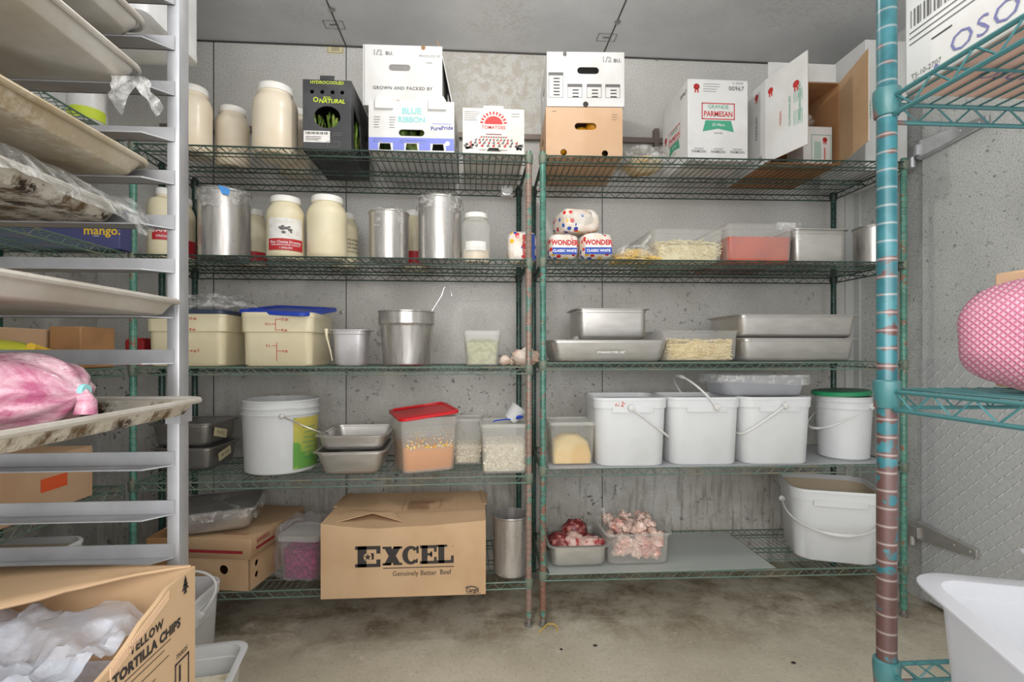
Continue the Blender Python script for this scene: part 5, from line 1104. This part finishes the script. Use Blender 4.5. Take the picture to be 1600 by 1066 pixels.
# EXCEL in slab letters, star in the E
fm = face('F', w_, d_ + .004, h_, .0006); m = MB().use('print_black')
def slab(ch, x, y, w, h, fm):
    a = h * .17; sw = w * .34; R_ = lambda x0, x1, y0, y1: m.rect(x + x0 * w, x + x1 * w, y + y0 * h, y + y1 * h, fm, 'print_black')
    if ch in 'EL':
        R_(.10, .45, 0, 1); R_(0, .55, 0, .16)
        if ch == 'E': R_(0, 1, .84, 1); R_(.84, 1, .64, .84); R_(.45, .70, .44, .58); R_(.62, .74, .36, .66); R_(.55, 1, 0, .16); R_(.84, 1, .16, .36)
        else: R_(0, .62, .88, 1); R_(.55, 1, 0, .16); R_(.84, 1, .16, .40)
    if ch == 'X':
        for s in (1, -1):
            p = [(.06, 1), (.42, 1), (.94, 0), (.58, 0)]; m.poly([(x + (a_ if s > 0 else 1 - a_) * w, y + b_ * h) for a_, b_ in p], fm, 'print_black', .0002 * (s + 1))
        R_(0, .46, .88, 1); R_(.56, 1, .88, 1); R_(0, .44, 0, .12); R_(.54, 1, 0, .12)
    if ch == 'C':
        pts = [];  n = 20
        for k in range(n + 1): t_ = R(40) + R(280) * k / n; pts.append((x + w * .5 + w * .5 * cos(t_), y + h * .5 + h * .5 * sin(t_)))
        inn = []
        for k in range(n + 1): t_ = R(40) + R(280) * k / n; inn.append((x + w * .52 + w * .2 * cos(t_), y + h * .5 + h * .34 * sin(t_)))
        for k in range(n): m.poly([pts[k], pts[k + 1], inn[k + 1], inn[k]], fm, 'print_black')
        R_(.82, .96, .60, .98); R_(.80, .90, .08, .3)
EH = .073; xs = PX(555, fyb) - cx; xe_ = PX(709, fyb) - cx; LW = (xe_ - xs); ye = PZ(630, 883, fyb) - Z5 - h_ / 2
pos = [('E', 0, .255, -.004), ('X', .275, .20, 0), ('C', .475, .175, 0), ('E', .655, .17, 0), ('L', .825, .175, 0)]
for i, (ch, a_, b_, dy) in enumerate(pos):
    hh_ = EH * (1.06 if i == 0 else .94); slab(ch, xs + a_ * LW, ye + dy + .004 * a_, b_ * LW, hh_, fm)
st = [(xs + .128 * LW + rr_ * cos(pi / 2 + k * pi / 5), ye + EH * .46 + rr_ * sin(pi / 2 + k * pi / 5)) for k, rr_ in enumerate([.0135, .0056] * 5)]
m.disc(xs + .128 * LW, ye + EH * .46, .0150, .0150, fm, 'kraft', 18, .0008); m.use('print_black').add([(xs + .128 * LW, ye + EH * .46, .0014)] + [(a_, b_, .0014) for a_, b_ in st], [(0, 1 + k, 1 + (k + 1) % 10) for k in range(10)], fm)
m.rect(xs + .28 * LW, xs + LW, ye - .011, ye - .008, fm, 'print_black'); m.text('Genuinely Better', .026, xs + .60 * LW, ye - .031, fm, 'print_black', .0, sx=.9); m.text('Beef', .026, xs + .915 * LW, ye - .030, fm, 'print_black', .0, sx=.9)
m.text('.', .03, xs + .97 * LW + .008, ye + EH, fm, 'print_black'); xg = PX(738, fyb) - cx; m.text('Cargill', .022, xg, -h_ / 2 + .017, fm, 'print_black', .02, sx=.85); m.rect(xg - .025, xg + .03, -h_ / 2 + .005, -h_ / 2 + .0065, fm, 'print_black')
m.poly([(xg - .005 + .022 * cos(a_), -h_ / 2 + .026 + .007 * sin(a_)) for a_ in [pi * k / 8 for k in range(9)]] + [(xg - .005 + .016 * cos(a_), -h_ / 2 + .026 + .003 * sin(a_)) for a_ in [pi * k / 8 for k in range(8, -1, -1)]], fm, 'print_black')
m.build('printed_lettering', None, t, smooth=0)
t, r, H = pot('tall plain steel pot right of the beef carton, by the rusted post', 769, 829, 803, 2.10, ZL[4], mat='steel_pot', tap=.93, name='steel_canister')

# ================================================================== BOTTOM SHELF, RIGHT UNIT
tag(MB().box(PX(858, 2.02), PX(1207, 2.02) + .0, 2.0, 2.41, ZR[4] + .0005, ZR[4] + .003).build('shelf_mat', 'shelf_mat', smooth=0), 'cloudy plastic mat on the bottom shelf under the raw meat pans', 'shelf mat', 'plastic shelf mats')
YN = ZR[4] + .004
x0, x1 = PX(856, 2.03), PX(957, 2.03); h = PZ(905, 856, 2.03) - YN; w_ = x1 - x0
pan('steel pan holding dark red raw meat, next to the green post', w_, .26, h, ((x0 + x1) / 2, 2.035 + .13, YN), 0, group='raw meat pans', tap=.01)
for i, (dx_, dy_, rr_, mt, lb) in enumerate(((-.075, -.01, (.055, .06, .05), 'raw_beef', 'dark raw meat lump at the left side of the steel pan'), (-.01, -.02, (.055, .055, .05), 'beef_fat', 'marbled raw meat lump in the middle of the steel pan'), (.015, .05, (.056, .05, .05), 'raw_beef', 'dark round raw meat lump standing highest in the pan'), (.075, -.05, (.06, .04, .028), 'beef_fat', 'pale fatty meat piece at the right front of the pan'), (.07, .02, (.05, .05, .03), 'raw_beef', 'reddish meat piece at the back right of the pan'))):
    tag(MB().blob((0, 0, 0), rr_, i, .28, 2.6, 20, 14).build('raw_meat', mt, loc=((x0 + x1) / 2 + dx_ * .82, 2.165 + dy_, YN + h * (.62, .66, 1.08, .82, .68)[i] - (0, 0, .005, 0, 0)[i]), smooth=70), lb, 'raw meat', 'raw meat lumps in the steel pan')
x0, x1 = PX(944, 2.04), PX(1051, 2.04); h = PZ(1000, 836, 2.04) - YN; w_ = x1 - x0
clear_pan('clear pan overfilled with pale raw chicken on the bottom shelf', w_, .27, h, ((x0 + x1) / 2 + .006, 2.04 + .135, YN), 0, group='raw meat pans')
rg = random.Random(12); m = MB().use('raw_chicken')
for i in range(84):
    zz = rg.uniform(.025, h * .78); xx, yy = rg.uniform(-w_ * .345, w_ * .345), rg.uniform(-.098, .098)
    if i < 34: yy = -.094
    if i > 58: zz = h * rg.uniform(.85, 1.08)
    m.blob((xx, yy, zz), (rg.uniform(.018, .032), rg.uniform(.016, .022), rg.uniform(.013, .022)), i, .7, 3, 14, 10, rg.uniform(0, 3))
tag(m.build('raw_chicken', None, loc=((x0 + x1) / 2 + .006, 2.175, YN + .004), smooth=70), 'pale pink raw chicken pieces heaped in the clear pan', 'raw chicken', kind='stuff')
tag(MB().tube([(0, 0, 0), (-.012, -.01, .03), (-.028, -.01, .055), (-.036, -.012, .085)], [.006, .003, .005, .012], 8).build('bag_tie', 'bag_film', loc=(x0 + .05, 2.13, YN + h * 1.0)), 'twisted plastic bag end sticking up at the left of the chicken', 'plastic twist')
# big open pail, turned
x0 = PX(1232, 2.02); hN = .285
t = pail('large open empty pail with beige inside and drooping handle, bottom shelf', .36, .33, .30, (PX(1310, 2.1) + .0, 2.165, ZR[4] + E), R(-20), group='large open pails', inner='pail_inside_beige', tap=.88, cr=.07)
strap(t, (-.185, .0, .215), (.185, -.02, .215), (-.02, -.215, -.075), r=.0045, lugs=True)

# ================================================================== ALONG THE LEFT WALL
t = jar('white tub with lime green band on the top wall shelf, seen under a sheet pan', 104, 166, 150, 1.86, ZL[0], None, body='white_plastic', lid='white_plastic', name='round_tub', cat='tub', H=.19)
r = cyl(104, 166, 1.86)[1]; arc_label(t, r * .99, r * .99, R(-150), R(20), .008, .045, 'print_lime', name='label_band')
carton('white_carton', 'white carton with grey print left of the lime-banded tub', 'box', .18, .20, .20, (PX(86, 1.86) - .045, 1.95, Z1), 0, 'wax_white_board', tape=False)
t = carton('purple_carton', 'purple-blue carton with yellow lettering on the wall shelf behind sheet pans', 'box', .42, .065, .15, (-1.49, 1.93 + .0325, ZL[1] + E), 0, 'purple_board', tape=False)
m = MB(); fm = face('F', .42, .065, .15); m.text('mango.', .044, .150, -.010, fm, 'print_yellow', .02); m.rect(.12, .14, -.03, -.028, fm, 'print_white'); m.build('printed_lettering', None, t, smooth=0)
carton('kraft_carton', 'kraft carton on the third wall shelf behind the yellow salad bag', 'box', .30, .34, .13, (-1.42 - .15, 1.72, Z3), 0, 'kraft_orange')
carton('kraft_carton', 'narrow kraft carton against the green corner post, third wall shelf', 'box', .10, .16, .14, (-1.36, 1.87, Z3 + .0), 0, 'kraft_dark')
t = T('salad_bag', 'yellow-green printed salad bag on the third wall shelf behind rack', 'bag', (-1.36, 1.50, Z3), 0)
MB().blob((0, 0, .045), (.09, .15, .045), 3, .2, 3, 22, 14, power=.8, flat=-.0445).build('bag_film', 'yellow_salad_bag', t, smooth=70)
MB().tube([(.09, .05, .07), (.07, .15, .05), (.05, .22, .02)], [.012, .012, .008], 8).build('yellow_strip', 'print_yellow', t)
tag(MB().rloft([(.075, .075, .01, 0), (.078, .078, .01, .10), (.06, .06, .01, .112)], n=4).build('red_canister', 'label_red', loc=(PX(214, 2.22), 2.24, Z3)), 'dark red canister just right of the green corner post', 'canister')
t = carton('kraft_carton', 'kraft carton with orange mark on the fourth wall shelf', 'box', .38, .42, .17, (-1.30 - .19, 1.62, Z4), 0, 'kraft_orange')
q = MB().rect(.0, .10, -.02, .02, Matrix.Translation((0, 0, 0)) @ face('R', .38, .42, .17), 'print_orange'); q.build('printed_mark', None, t, smooth=0)
carton('kraft_carton', 'big kraft carton on the bottom wall shelf seen between two slides', 'box', .36, .36, .30, (-1.32 - .19, 1.14, Z5), 0, 'kraft_orange')
t = pail('open white pail with cloudy lining on the bottom wall shelf behind slides', .33, .36, .30, (-1.27 - .165, 1.60, Z5), 0, group='large open pails', inner='pail_inside_beige', skirt=False)
# ================================================================== FLOOR GOODS, LEFT
X0 = -.936; t = pail('white pail of radishes on the floor beside the tortilla chip carton', .30, .32, .262, (X0 - .145, 1.966 - .16, .001), 0, group='large open pails', skirt=False)
strap(t, (.154, -.02, .205), (-.154, .02, .205), (.10, .04, .125), r=.0045, grip=False)
MB().rloft([(.012, .20, .003, .175), (.012, .20, .003, .225)]).build('handle_plate', 'white_pail', t, loc=(.146, -.02, 0))
rg = random.Random(21); m = MB()
for i in range(40): m.use(('radish_red', 'leaf_green', 'print_maroon')[i % 3 if i % 5 else 0]).blob((rg.uniform(-.11, .11), rg.uniform(-.12, .12), .16 + rg.uniform(0, .03)), (rg.uniform(.012, .024),) * 3, i, .3, 3, 10, 7)
m.use('radish_red').rloft([(.255, .275, .04, .012), (.265, .285, .04, .165)])
tag(m.build('radishes', None, loc=(X0 - .145, 1.966 - .16, .003)), 'red radishes with green leaves inside the floor pail', 'vegetables', kind='stuff')
t = pan('white plastic bin with milky rinsed food on the floor, nearest the chip carton', .34, .32, .25, (-.80, 1.365, .001), R(10), 'white_pail', 'food_bin', 'bin', fl=.016, cr=.04, tap=.03)
m = MB().rloft([(.25, .23, .03, 0), (.27, .25, .03, .17), (.2, .2, .03, .175)]); rg = random.Random(2)
for i in range(60): m.blob((rg.uniform(-.12, .12), rg.uniform(-.11, .11), .172), (rg.uniform(.006, .014),) * 3, i, .4, 3, 8, 5)
tag(m.build('soaked_food', 'popcorn_white', loc=(-.80, 1.365, .007), rz=R(10)), 'pale wet food pieces inside the white floor bin', 'food', kind='stuff')
x, y = G(858, 982, .002)
tag(MB().tube([(-.045, -.03, .002), (-.02, .0, .006), (-.005, .012, .012), (.02, .01, .012), (.032, -.005, .008), (.026, -.03, .002)], .0016, 6).build('twist_wire', 'print_yellow', loc=(x, y, .001)), 'bent yellow wire lying at the foot of the middle posts', 'wire')
for i, (px, py, s) in enumerate(((930, 1010, .006), (877, 1016, .004), (1240, 1037, .006))):
    x, y = G(px, py, 0); tag(MB().blob((0, 0, .003), (s * 1.4, s, .003), i, .4, 3, 8, 5).build('crumb', 'print_black', loc=(x, y, .0)), ('dark crumb on the floor in front of the right unit, largest', 'tiny dark crumb on the floor near the yellow wire', 'dark crumb on the floor toward the teal front post')[i], 'crumb', 'floor crumbs')

# ================================================================== SHEET-PAN RACK, LEFT FOREGROUND
RX, RY, RZc = PX(270, .895), .895, .858
ys = [8, 79, 150, 222, 289, 359, 427, 498, 569, 646, 728, 804, 872]
zs = [HC + (549 - y) * RZc / 800 for y in ys]; pitch = .0762
zs = [zs[0] + pitch] + zs
zz = zs[-1] - pitch
while zz > .22: zs.append(zz); zz -= pitch
t = T('sheet_pan_rack', 'aluminium sheet-pan rack with angle slides in the left foreground', 'rack', (RX, RY, 0), 0)
uw = .021; RL, RD = .62, .515                                     # rack length along the slides, depth between the slide walls
for x, y in ((0, 0), (-RL, 0), (0, -RD - .03), (-RL, -RD - .03)):
    MB().rloft([(uw, .030, .003, .13), (uw, .030, .003, 1.76)], n=2).build('upright', 'aluminium_rack', t, loc=(x, y + .015, 0), smooth=30)
    w_ = MB().lathe([(.028, -.012), (.05, -.010), (.05, .010), (.028, .012)], 24, mx=Matrix.Translation((0, 0, .051)) @ Matrix.Rotation(pi / 2, 4, 'X')).build('caster', 'print_black', t, loc=(x, y + .015, 0))
    MB().box(-.02, .02, -.018, .018, .10, .13).build('caster_bracket', 'steel', w_, smooth=0)
for z in (.15, 1.75):
    for y in (0, -RD - .03): MB().box(-RL, 0, y + .004, y + .026, z - .012, z + .012).build('cross_bar', 'aluminium_rack', t, smooth=0)
    for x in (0, -RL): MB().box(x - .010, x + .010, -RD - .02, .01, z - .012, z + .012).build('cross_bar', 'aluminium_rack', t, smooth=0)
for z in zs:
    for s, y in ((-1, 0), (1, -RD)):
        a = .036 * s; m = MB(); xr, xl, xm = .004, -RL + .004, -.028
        pts = [(xl, y, z), (xr, y, z), (xm, y + a, z), (xl, y + a, z)]
        m.add(pts + [(p[0], p[1], z + .0022) for p in pts], [(3, 2, 1, 0), (4, 5, 6, 7), (0, 1, 5, 4), (1, 2, 6, 5), (2, 3, 7, 6), (3, 0, 4, 7)])
        m.box(xl, xr, y - (.0022 if s < 0 else 0), y + (0 if s < 0 else .0022), z, z + .024)
        m.build('slide', 'aluminium_rack', t, smooth=0)
MB().box(-.0105, .0135, -.003, .033, HC + (549 - 662) * RZc / 800, HC + (549 - 633) * RZc / 800).build('joint_sleeve', 'aluminium_rack', t, smooth=0)
def sheet_pan(label, pxc, k, mat, dx=0.):
    xr = PX(pxc, .885); z = zs[k + 1] + .0026; w, d, h = .655, .452, .0255
    t = T('sheet_pan', label, 'sheet pan', (xr - w / 2, RY - .008 - d / 2, z), 0, 'sheet pans on the rack')
    cr = .028; m = MB()
    m.rloft([(w - .05, d - .05, cr, 0), (w - .042, d - .042, cr, .002), (w - .020, d - .020, cr, h - .004)], True, False, 6)
    m.rloft([(w - .046, d - .046, cr, .0015), (w - .022, d - .022, cr, h - .004)], True, False, 6)
    base = m.rr(w - .010, d - .010, cr + .004, h - .003, 8)
    m.build('pan_body', mat, t); MB().tube(base, .0046, 8, closed=True).build('rolled_rim', mat if mat != 'sheet_pan_scorched' else 'sheet_pan_metal', t)
    return t, w, d, h
sheet_pan('topmost sheet pan cut by the picture edge, charred corner, high in the rack', 243, 1, 'sheet_pan_metal')
sheet_pan('second sheet pan from the top of the rack, pale beige underside', 237, 2, 'sheet_pan_metal')
sheet_pan('third sheet pan from the top, right above the film-wrapped one', 248, 4, 'sheet_pan_brown')
t, w_, d_, h_ = sheet_pan('film-wrapped sheet pan with yellow-brown underside', 213, 5, 'sheet_pan_scorched')
# film over it: a crumpled sheet with a loose corner
g = []; nx, ny = 60, 30
for i in range(nx + 1):
    row = []
    for j in range(ny + 1):
        u, v = i / nx, j / ny; x = -w_ / 2 + (w_ + .030) * u; y = -d_ / 2 + (d_ - .004) * v
        z = h_ + .012 + .010 * noise.noise(Vector((u * 9, v * 7, 1))) + .007 * noise.noise(Vector((u * 26, v * 20, 3)))
        e = max(0, u - .94) / .06; z -= e * e * .040 * (.7 + .5 * v); z += .02 * math.exp(-((u - .82) / .1) ** 2) * .5
        row.append((x, y, max(z, h_ + .0035 if x < w_ / 2 else z)))
    g.append(row)
MB().loft(g, False, False, False).build('plastic_film', 'bag_film', t, smooth=70)
g = [[((w_ / 2 + .005) + .028 * s + .008 * noise.noise(Vector((s * 3, q * 4, 1))), d_ / 2 - .03 + .022 * (q - .5) * (2 - s) + .004 * noise.noise(Vector((s * 6, q * 6, 2))), h_ - .002 - .045 * s + .006 * noise.noise(Vector((s * 5, q * 5, 9)))) for q in [k / 8 for k in range(9)]] for s in [k / 10 for k in range(11)]]
MB().loft(g, False, False, False).build('film_tail', 'bag_film', t, smooth=70)
g = [[(w_ / 2 - .06 - .05 * q + .012 * noise.noise(Vector((s * 3, q * 4, 5))), d_ / 2 - .01 - .004 * s, zs[3] + .0 - zs[6] - .0 + (.004 - .055 * s) + .004 * noise.noise(Vector((s * 5, q * 8, 9)))) for q in [k / 10 for k in range(11)]] for s in [k / 8 for k in range(9)]]
sheet_pan('clean pale sheet pan on the slide above the red cabbage bag', 297, 7, 'sheet_pan_metal')
t, w5, d5, h5 = sheet_pan('scorched sheet pan sticking out furthest, carrying the bag of red cabbage', 330, 9, 'sheet_pan_scorched')
# hanging film shred below the second pan
g = [[(-.05 + .05 * q + .010 * noise.noise(Vector((s * 3, q * 4, 5))) + .03 * s * q, .002 * noise.noise(Vector((s * 5, q * 9, 1))) , -.062 * s * (.6 + .4 * sin(q * 9)) + .0) for q in [k / 14 for k in range(15)]] for s in [k / 8 for k in range(9)]]
tag(MB().loft(g, False, False, False).build('film_shred', 'bag_film', loc=(PX(226, .84), .838, zs[3] + .002), smooth=70), 'clear film shred hanging from the slide under the second sheet pan', 'film')
# cabbage bag
xe_ = PX(118, .66); zf = zs[10] + .004; ln = .40; m = MB(); rings = []; n = 44
for i in range(34):
    s = i / 33; x = xe_ + .012 - s * ln; k = min(1, (s * ln / .075)) ; rad = .050 * sqrt(max(.02, 1 - (1 - k) ** 2)) if k < 1 else .050
    ring = []
    for j in range(n):
        a = 2 * pi * j / n; pl = 1 + (.10 * (1 - k) + .012) * sin(a * 9 + .6 * sin(a * 2)) + .05 * noise.noise(Vector((x * 9, cos(a) * 1.4, sin(a) * 1.4)))
        yy, z_ = rad * 1.35 * pl * cos(a), rad * pl * sin(a)
        ring.append((x, yy, max(z_ + .049, .0015)))
    rings.append(ring)
m.loft(rings)
t = T('cabbage_bag', 'clear tied bag of shredded red cabbage lying on the scorched sheet pan', 'bag', (0, .655, zf), 0)
m.build('filled_bag', 'cabbage_film', t, smooth=70)
MB().tube([(xe_ + .006, 0, .050), (xe_ + .015, -.004, .049), (xe_ + .021, -.006, .040), (xe_ + .021, -.008, .024)], [.013, .007, .010, .012], 12).build('gathered_end', 'cabbage_film', t)
MB().lathe([(.008, -.003), (.0088, 0), (.008, .003)], 18, mx=Matrix.Translation((xe_ + .016, -.003, .052)) @ Matrix.Rotation(pi / 2, 4, 'Y')).build('tie', 'print_teal', t, label='pale teal tie')
# tortilla chip carton standing on a low sheet pan of the rack
kb = min(range(len(zs)), key=lambda i: abs(zs[i] - .42)); XC, YFc, YNc = -.444, .84, .45; ztop = .755; zb_ = zs[kb] + .008
sp, _, _, _ = sheet_pan('low sheet pan under the tortilla chip carton', 330, kb - 1, 'sheet_pan_metal'); sp.location.x = XC - .655 / 2 + .03
wc, dc, hc = .52, YFc - YNc, ztop - zb_
t = T('chip_carton', 'open kraft tortilla chip carton with torn flap, bottom left foreground', 'box', (XC - wc / 2, (YFc + YNc) / 2, zb_), 0)
top = [(dc / 2, hc / 2), (dc / 2 - .035, hc / 2 - .002), (dc / 2 - .07, hc / 2 - .002), (dc / 2 - .095, hc / 2 - .012), (dc / 2 - .13, hc / 2 - .022), (dc / 2 - .15, hc / 2 - .033), (dc / 2 - .175, hc / 2 - .043), (dc / 2 - .208, hc / 2 - .050), (-dc / 2, hc / 2 - .055)]
MB().panel([(-dc / 2, -hc / 2), (dc / 2, -hc / 2)] + top, [], .006, face('R', wc, dc, hc, -.003)).build('side_panel', 'kraft', t, smooth=30)
MB().box(-wc / 2, -wc / 2 + .006, -dc / 2, dc / 2, 0, hc).build('side_panel', 'kraft', t, smooth=0)
MB().box(-wc / 2 + .006, wc / 2 - .006, dc / 2 - .006, dc / 2, 0, hc).build('rear_panel', 'kraft', t, smooth=0)
MB().box(-wc / 2 + .006, wc / 2 - .006, -dc / 2, -dc / 2 + .006, 0, hc - .07).build('front_panel', 'kraft', t, smooth=0)
MB().box(-wc / 2 + .006, wc / 2 - .006, -dc / 2 + .006, dc / 2 - .006, 0, .006).build('bottom_panel', 'kraft', t, smooth=0)
# rear flap folded inward over the mouth, ragged edge
g = []; nn = 26; rg = random.Random(4)
for i in range(nn + 1):
    u = i / nn; x = wc / 2 - .004 - (wc - .01) * u; reach = .002 + .075 * min(1, u / .32) + max(0, u - .28) * .34; reach += .002 * rg.uniform(-1, 1); reach = min(reach, .24)
    g.append([(x, dc / 2 - .004 - reach * v, hc + .003 + .006 * sin(pi * u) - reach * v * .10 + .006 * v * noise.noise(Vector((u * 5, v * 2, 3)))) for v in (0, .25, .5, .75, 1)])
f = MB().loft(g, False, False, False).build('torn_rear_flap', 'kraft', t, smooth=40); sm = f.modifiers.new('s', 'SOLIDIFY'); sm.thickness = .004; sm.offset = -1
# exposed corrugation along the torn edge of the printed side
m = MB(); 
for i in range(40):
    u = i / 40; a = dc / 2 - .07 - .12 * u; zt_ = hc - (.004 + .040 * u); m.tube([(wc / 2 + .0002, a, zt_ - .016), (wc / 2 + .0002, a, zt_ - .003)], .0012, 5)
m.build('bare_corrugation', 'kraft_orange', t)
q = face('R', wc, dc, hc, .0008); m = MB(); lz = lambda z: z - zb_ - hc / 2; ly = lambda y: y - (YFc + YNc) / 2
m.text('YELLOW', .0165, ly(.722), lz(.7085), q, 'print_black', .04, spacing=1.10); m.text('CORN TORTILLA CHIPS', .0185, ly(.697), lz(.6885), q, 'print_black', .05, spacing=1.04)
for zq, a, b_ in ((.676, .66, .775), (.668, .63, .76), (.655, .64, .770), (.640, .63, .74)): m.rect(ly(a), ly(b_), lz(zq), lz(zq) + .0012, q, 'print_black')
for k, (dz, wd) in enumerate(((.012, .004), (.006, .007), (0, .010), (-.006, .005))): m.add([(ly(.812) - wd, lz(.735) + dz - .004, 0), (ly(.812) + wd, lz(.735) + dz - .004, 0), (ly(.812), lz(.735) + dz + .006, 0)], [(0, 1, 2)], q)
m.frame(ly(.785), ly(.822), lz(.58), lz(.632), .003, q, 'print_black'); m.text('730035', .010, ly(.803), lz(.640), q, 'print_black', .01); m.rect(ly(.795), ly(.80), lz(.60), lz(.625), q, 'print_black')
m.build('printed_lettering', None, t, smooth=0)
# clear liner bag swelling in the mouth
g = []; nx, ny = 70, 52
for i in range(nx + 1):
    row = []
    for j in range(ny + 1):
        u, v = i / nx, j / ny; x = -wc / 2 + .02 + (wc - .05) * u; y = -dc / 2 + .015 + (dc - .05) * v; e = min(u, 1 - u, v, 1 - v) * 2; rdg = lambda f, sd: 1 - abs(noise.noise(Vector((u * f * 1.3 + .7 * v, v * f, sd)))) * 2.6
        z = hc - .105 + .045 * e ** .5 + .045 * max(0, rdg(3.0, 7)) + .020 * max(0, rdg(6.5, 2)) + .007 * rdg(14, 4)
        z = min(z, hc - .012 - .035 * max(0, u - .6) - .02 * v + (.012 if v < .5 else 0)); row.append((x, y, z))
    g.append(row)
tb = T('liner_bag', 'crumpled clear plastic bag filling the open tortilla chip carton', 'bag', (XC - wc / 2, (YFc + YNc) / 2, zb_ + .0065), 0)
o = MB().loft(g, False, False, False); o.rloft([(wc - .05, dc - .04, .03, .002), (wc - .045, dc - .035, .03, hc - .14)], True, False); o.build('bag_film', 'liner_bag', tb, smooth=38)
tag(MB().rloft([(wc - .06, dc - .05, .03, 0), (wc - .06, dc - .05, .03, hc - .19)], n=4).build('tortilla_chips', 'kraft_orange', loc=(XC - wc / 2, (YFc + YNc) / 2, zb_ + .009)), 'tortilla chips hardly visible inside the clear liner bag', 'chips', kind='stuff')

# ================================================================== SHELVING UNIT, RIGHT FOREGROUND
FX, FY = PX(1385.5, .698), .698; UWX, UDY = .92, .43
t = T('wire_shelving_unit', 'near shelving unit with rust-banded teal post in the right foreground', 'shelving unit', (FX, FY, 0), 0)
for x, y in ((0, 0), (UWX, 0), (0, -UDY), (UWX, -UDY)): post(t, x, y, 1.885, 'post_teal_banded')
ZN = [1.868, 1.459, 1.041, .640, .20]
for z in ZN:
    sh = wire_shelf(t, 0, UWX, -UDY - .012, .012, z, 'teal_wire', r=1.0 if z < 1.4 else 1.)
    for x, y in ((0, 0), (UWX, 0), (0, -UDY), (UWX, -UDY)): collar(sh, x, y, z + .006, 'teal_wire')
# white printed box on its second shelf
xf = FX + .022; wb, db, hb2 = .38, .36, .27
t = carton('printed_white_box', 'white box with large violet letters on the near unit, top right corner', 'box', wb, db, hb2, (xf + wb / 2, FY - .005 - db / 2, ZN[1] + E), 0, 'wax_white_board', tape=False)
pm('print_violet', G_(112, 112, 158), .6)
q = face('L', wb, db, hb2); m = MB(); L0 = db / 2
m.text('OSOIOIE', .036, -L0 + .155, -hb2 / 2 + .026, q, 'print_violet', -.004, sx=1.15, spacing=1.05); m.disc(-L0 + .052, -hb2 / 2 + .012, .0035, .0035, q, 'print_violet')
m.text('TS-10-2707', .010, -L0 + .036, -hb2 / 2 + .018, q, 'print_grey'); m.text('BEL', .008, -L0 + .022, -hb2 / 2 + .010, q, 'print_grey')
for i in range(22): m.rect(-L0 + .012 + i * .0052, -L0 + .0135 + i * .0052 + .0012 * (i % 3), -hb2 / 2 + .088, -hb2 / 2 + .112, q, 'print_grey')
lines(m, q, -L0 + .01, -L0 + .14, -hb2 / 2 + .082, 3, .008, .0016); m.rect(-L0 + .045, -L0 + .075, -hb2 / 2 + .052, -hb2 / 2 + .054, q, 'print_black')
m.build('printed_lettering', None, t, smooth=0)
pm('pinkish_board', G_(206, 176, 160), .7); m = MB(); q = Matrix.Translation((0, 0, -.0004)) @ Matrix.Rotation(pi, 4, 'X')
m.rect(-wb / 2 + .002, wb / 2 - .002, -db / 2 + .002, db / 2 - .002, q, 'pinkish_board'); 
for i in range(4): m.text('OSOIO', .03, -wb / 2 + .10 + .08 * (i % 2), -.12 + .08 * i, Matrix.Translation((0, 0, -.0004)) @ q, 'print_violet')
m.build('box_underside', None, t, smooth=0)
# pink mesh bag and small carton on the middle shelf
t = T('mesh_bag', 'plump pink mesh-patterned bag on the middle shelf of the near unit', 'bag', (.748, .560, ZN[2] + E), 0)
MB().blob((0, 0, .073), (.128, .10, .074), 2, .06, 2, 40, 28, power=.62, flat=-.0725).build('bag_film', 'pink_mesh_bag', t, smooth=70)
carton('kraft_carton', 'kraft carton just visible above the pink mesh bag', 'box', .16, .06, .165, (PX(1585, .665) + .085, .668, ZN[2] + E), 0, 'kraft_orange')
# food boxes on the lower shelf
rz = R(-18.7); dx_ = Vector((cos(rz), sin(rz))); dy_ = Vector((-sin(rz), cos(rz))); cn = Vector((.570, .650)); w_, d_ = .42, .30; c = cn + dx_ * w_ / 2 - dy_ * d_ / 2; h = .160
t = pan('large empty milky food box tilted across the near unit, lower right corner', w_, d_, h, (c.x, c.y, ZN[3] + E), rz, 'milky_plastic', 'food_box', 'food box', 'milky food boxes', fl=.020, cr=.035, tap=.02)
t = pan('small milky food box behind the large one, at the right picture edge', .26, .085, .168, (.90, .648, ZN[3] + E), 0, 'milky_plastic', 'food_box', 'food box', 'milky food boxes', fl=.010, cr=.02, tap=.005)
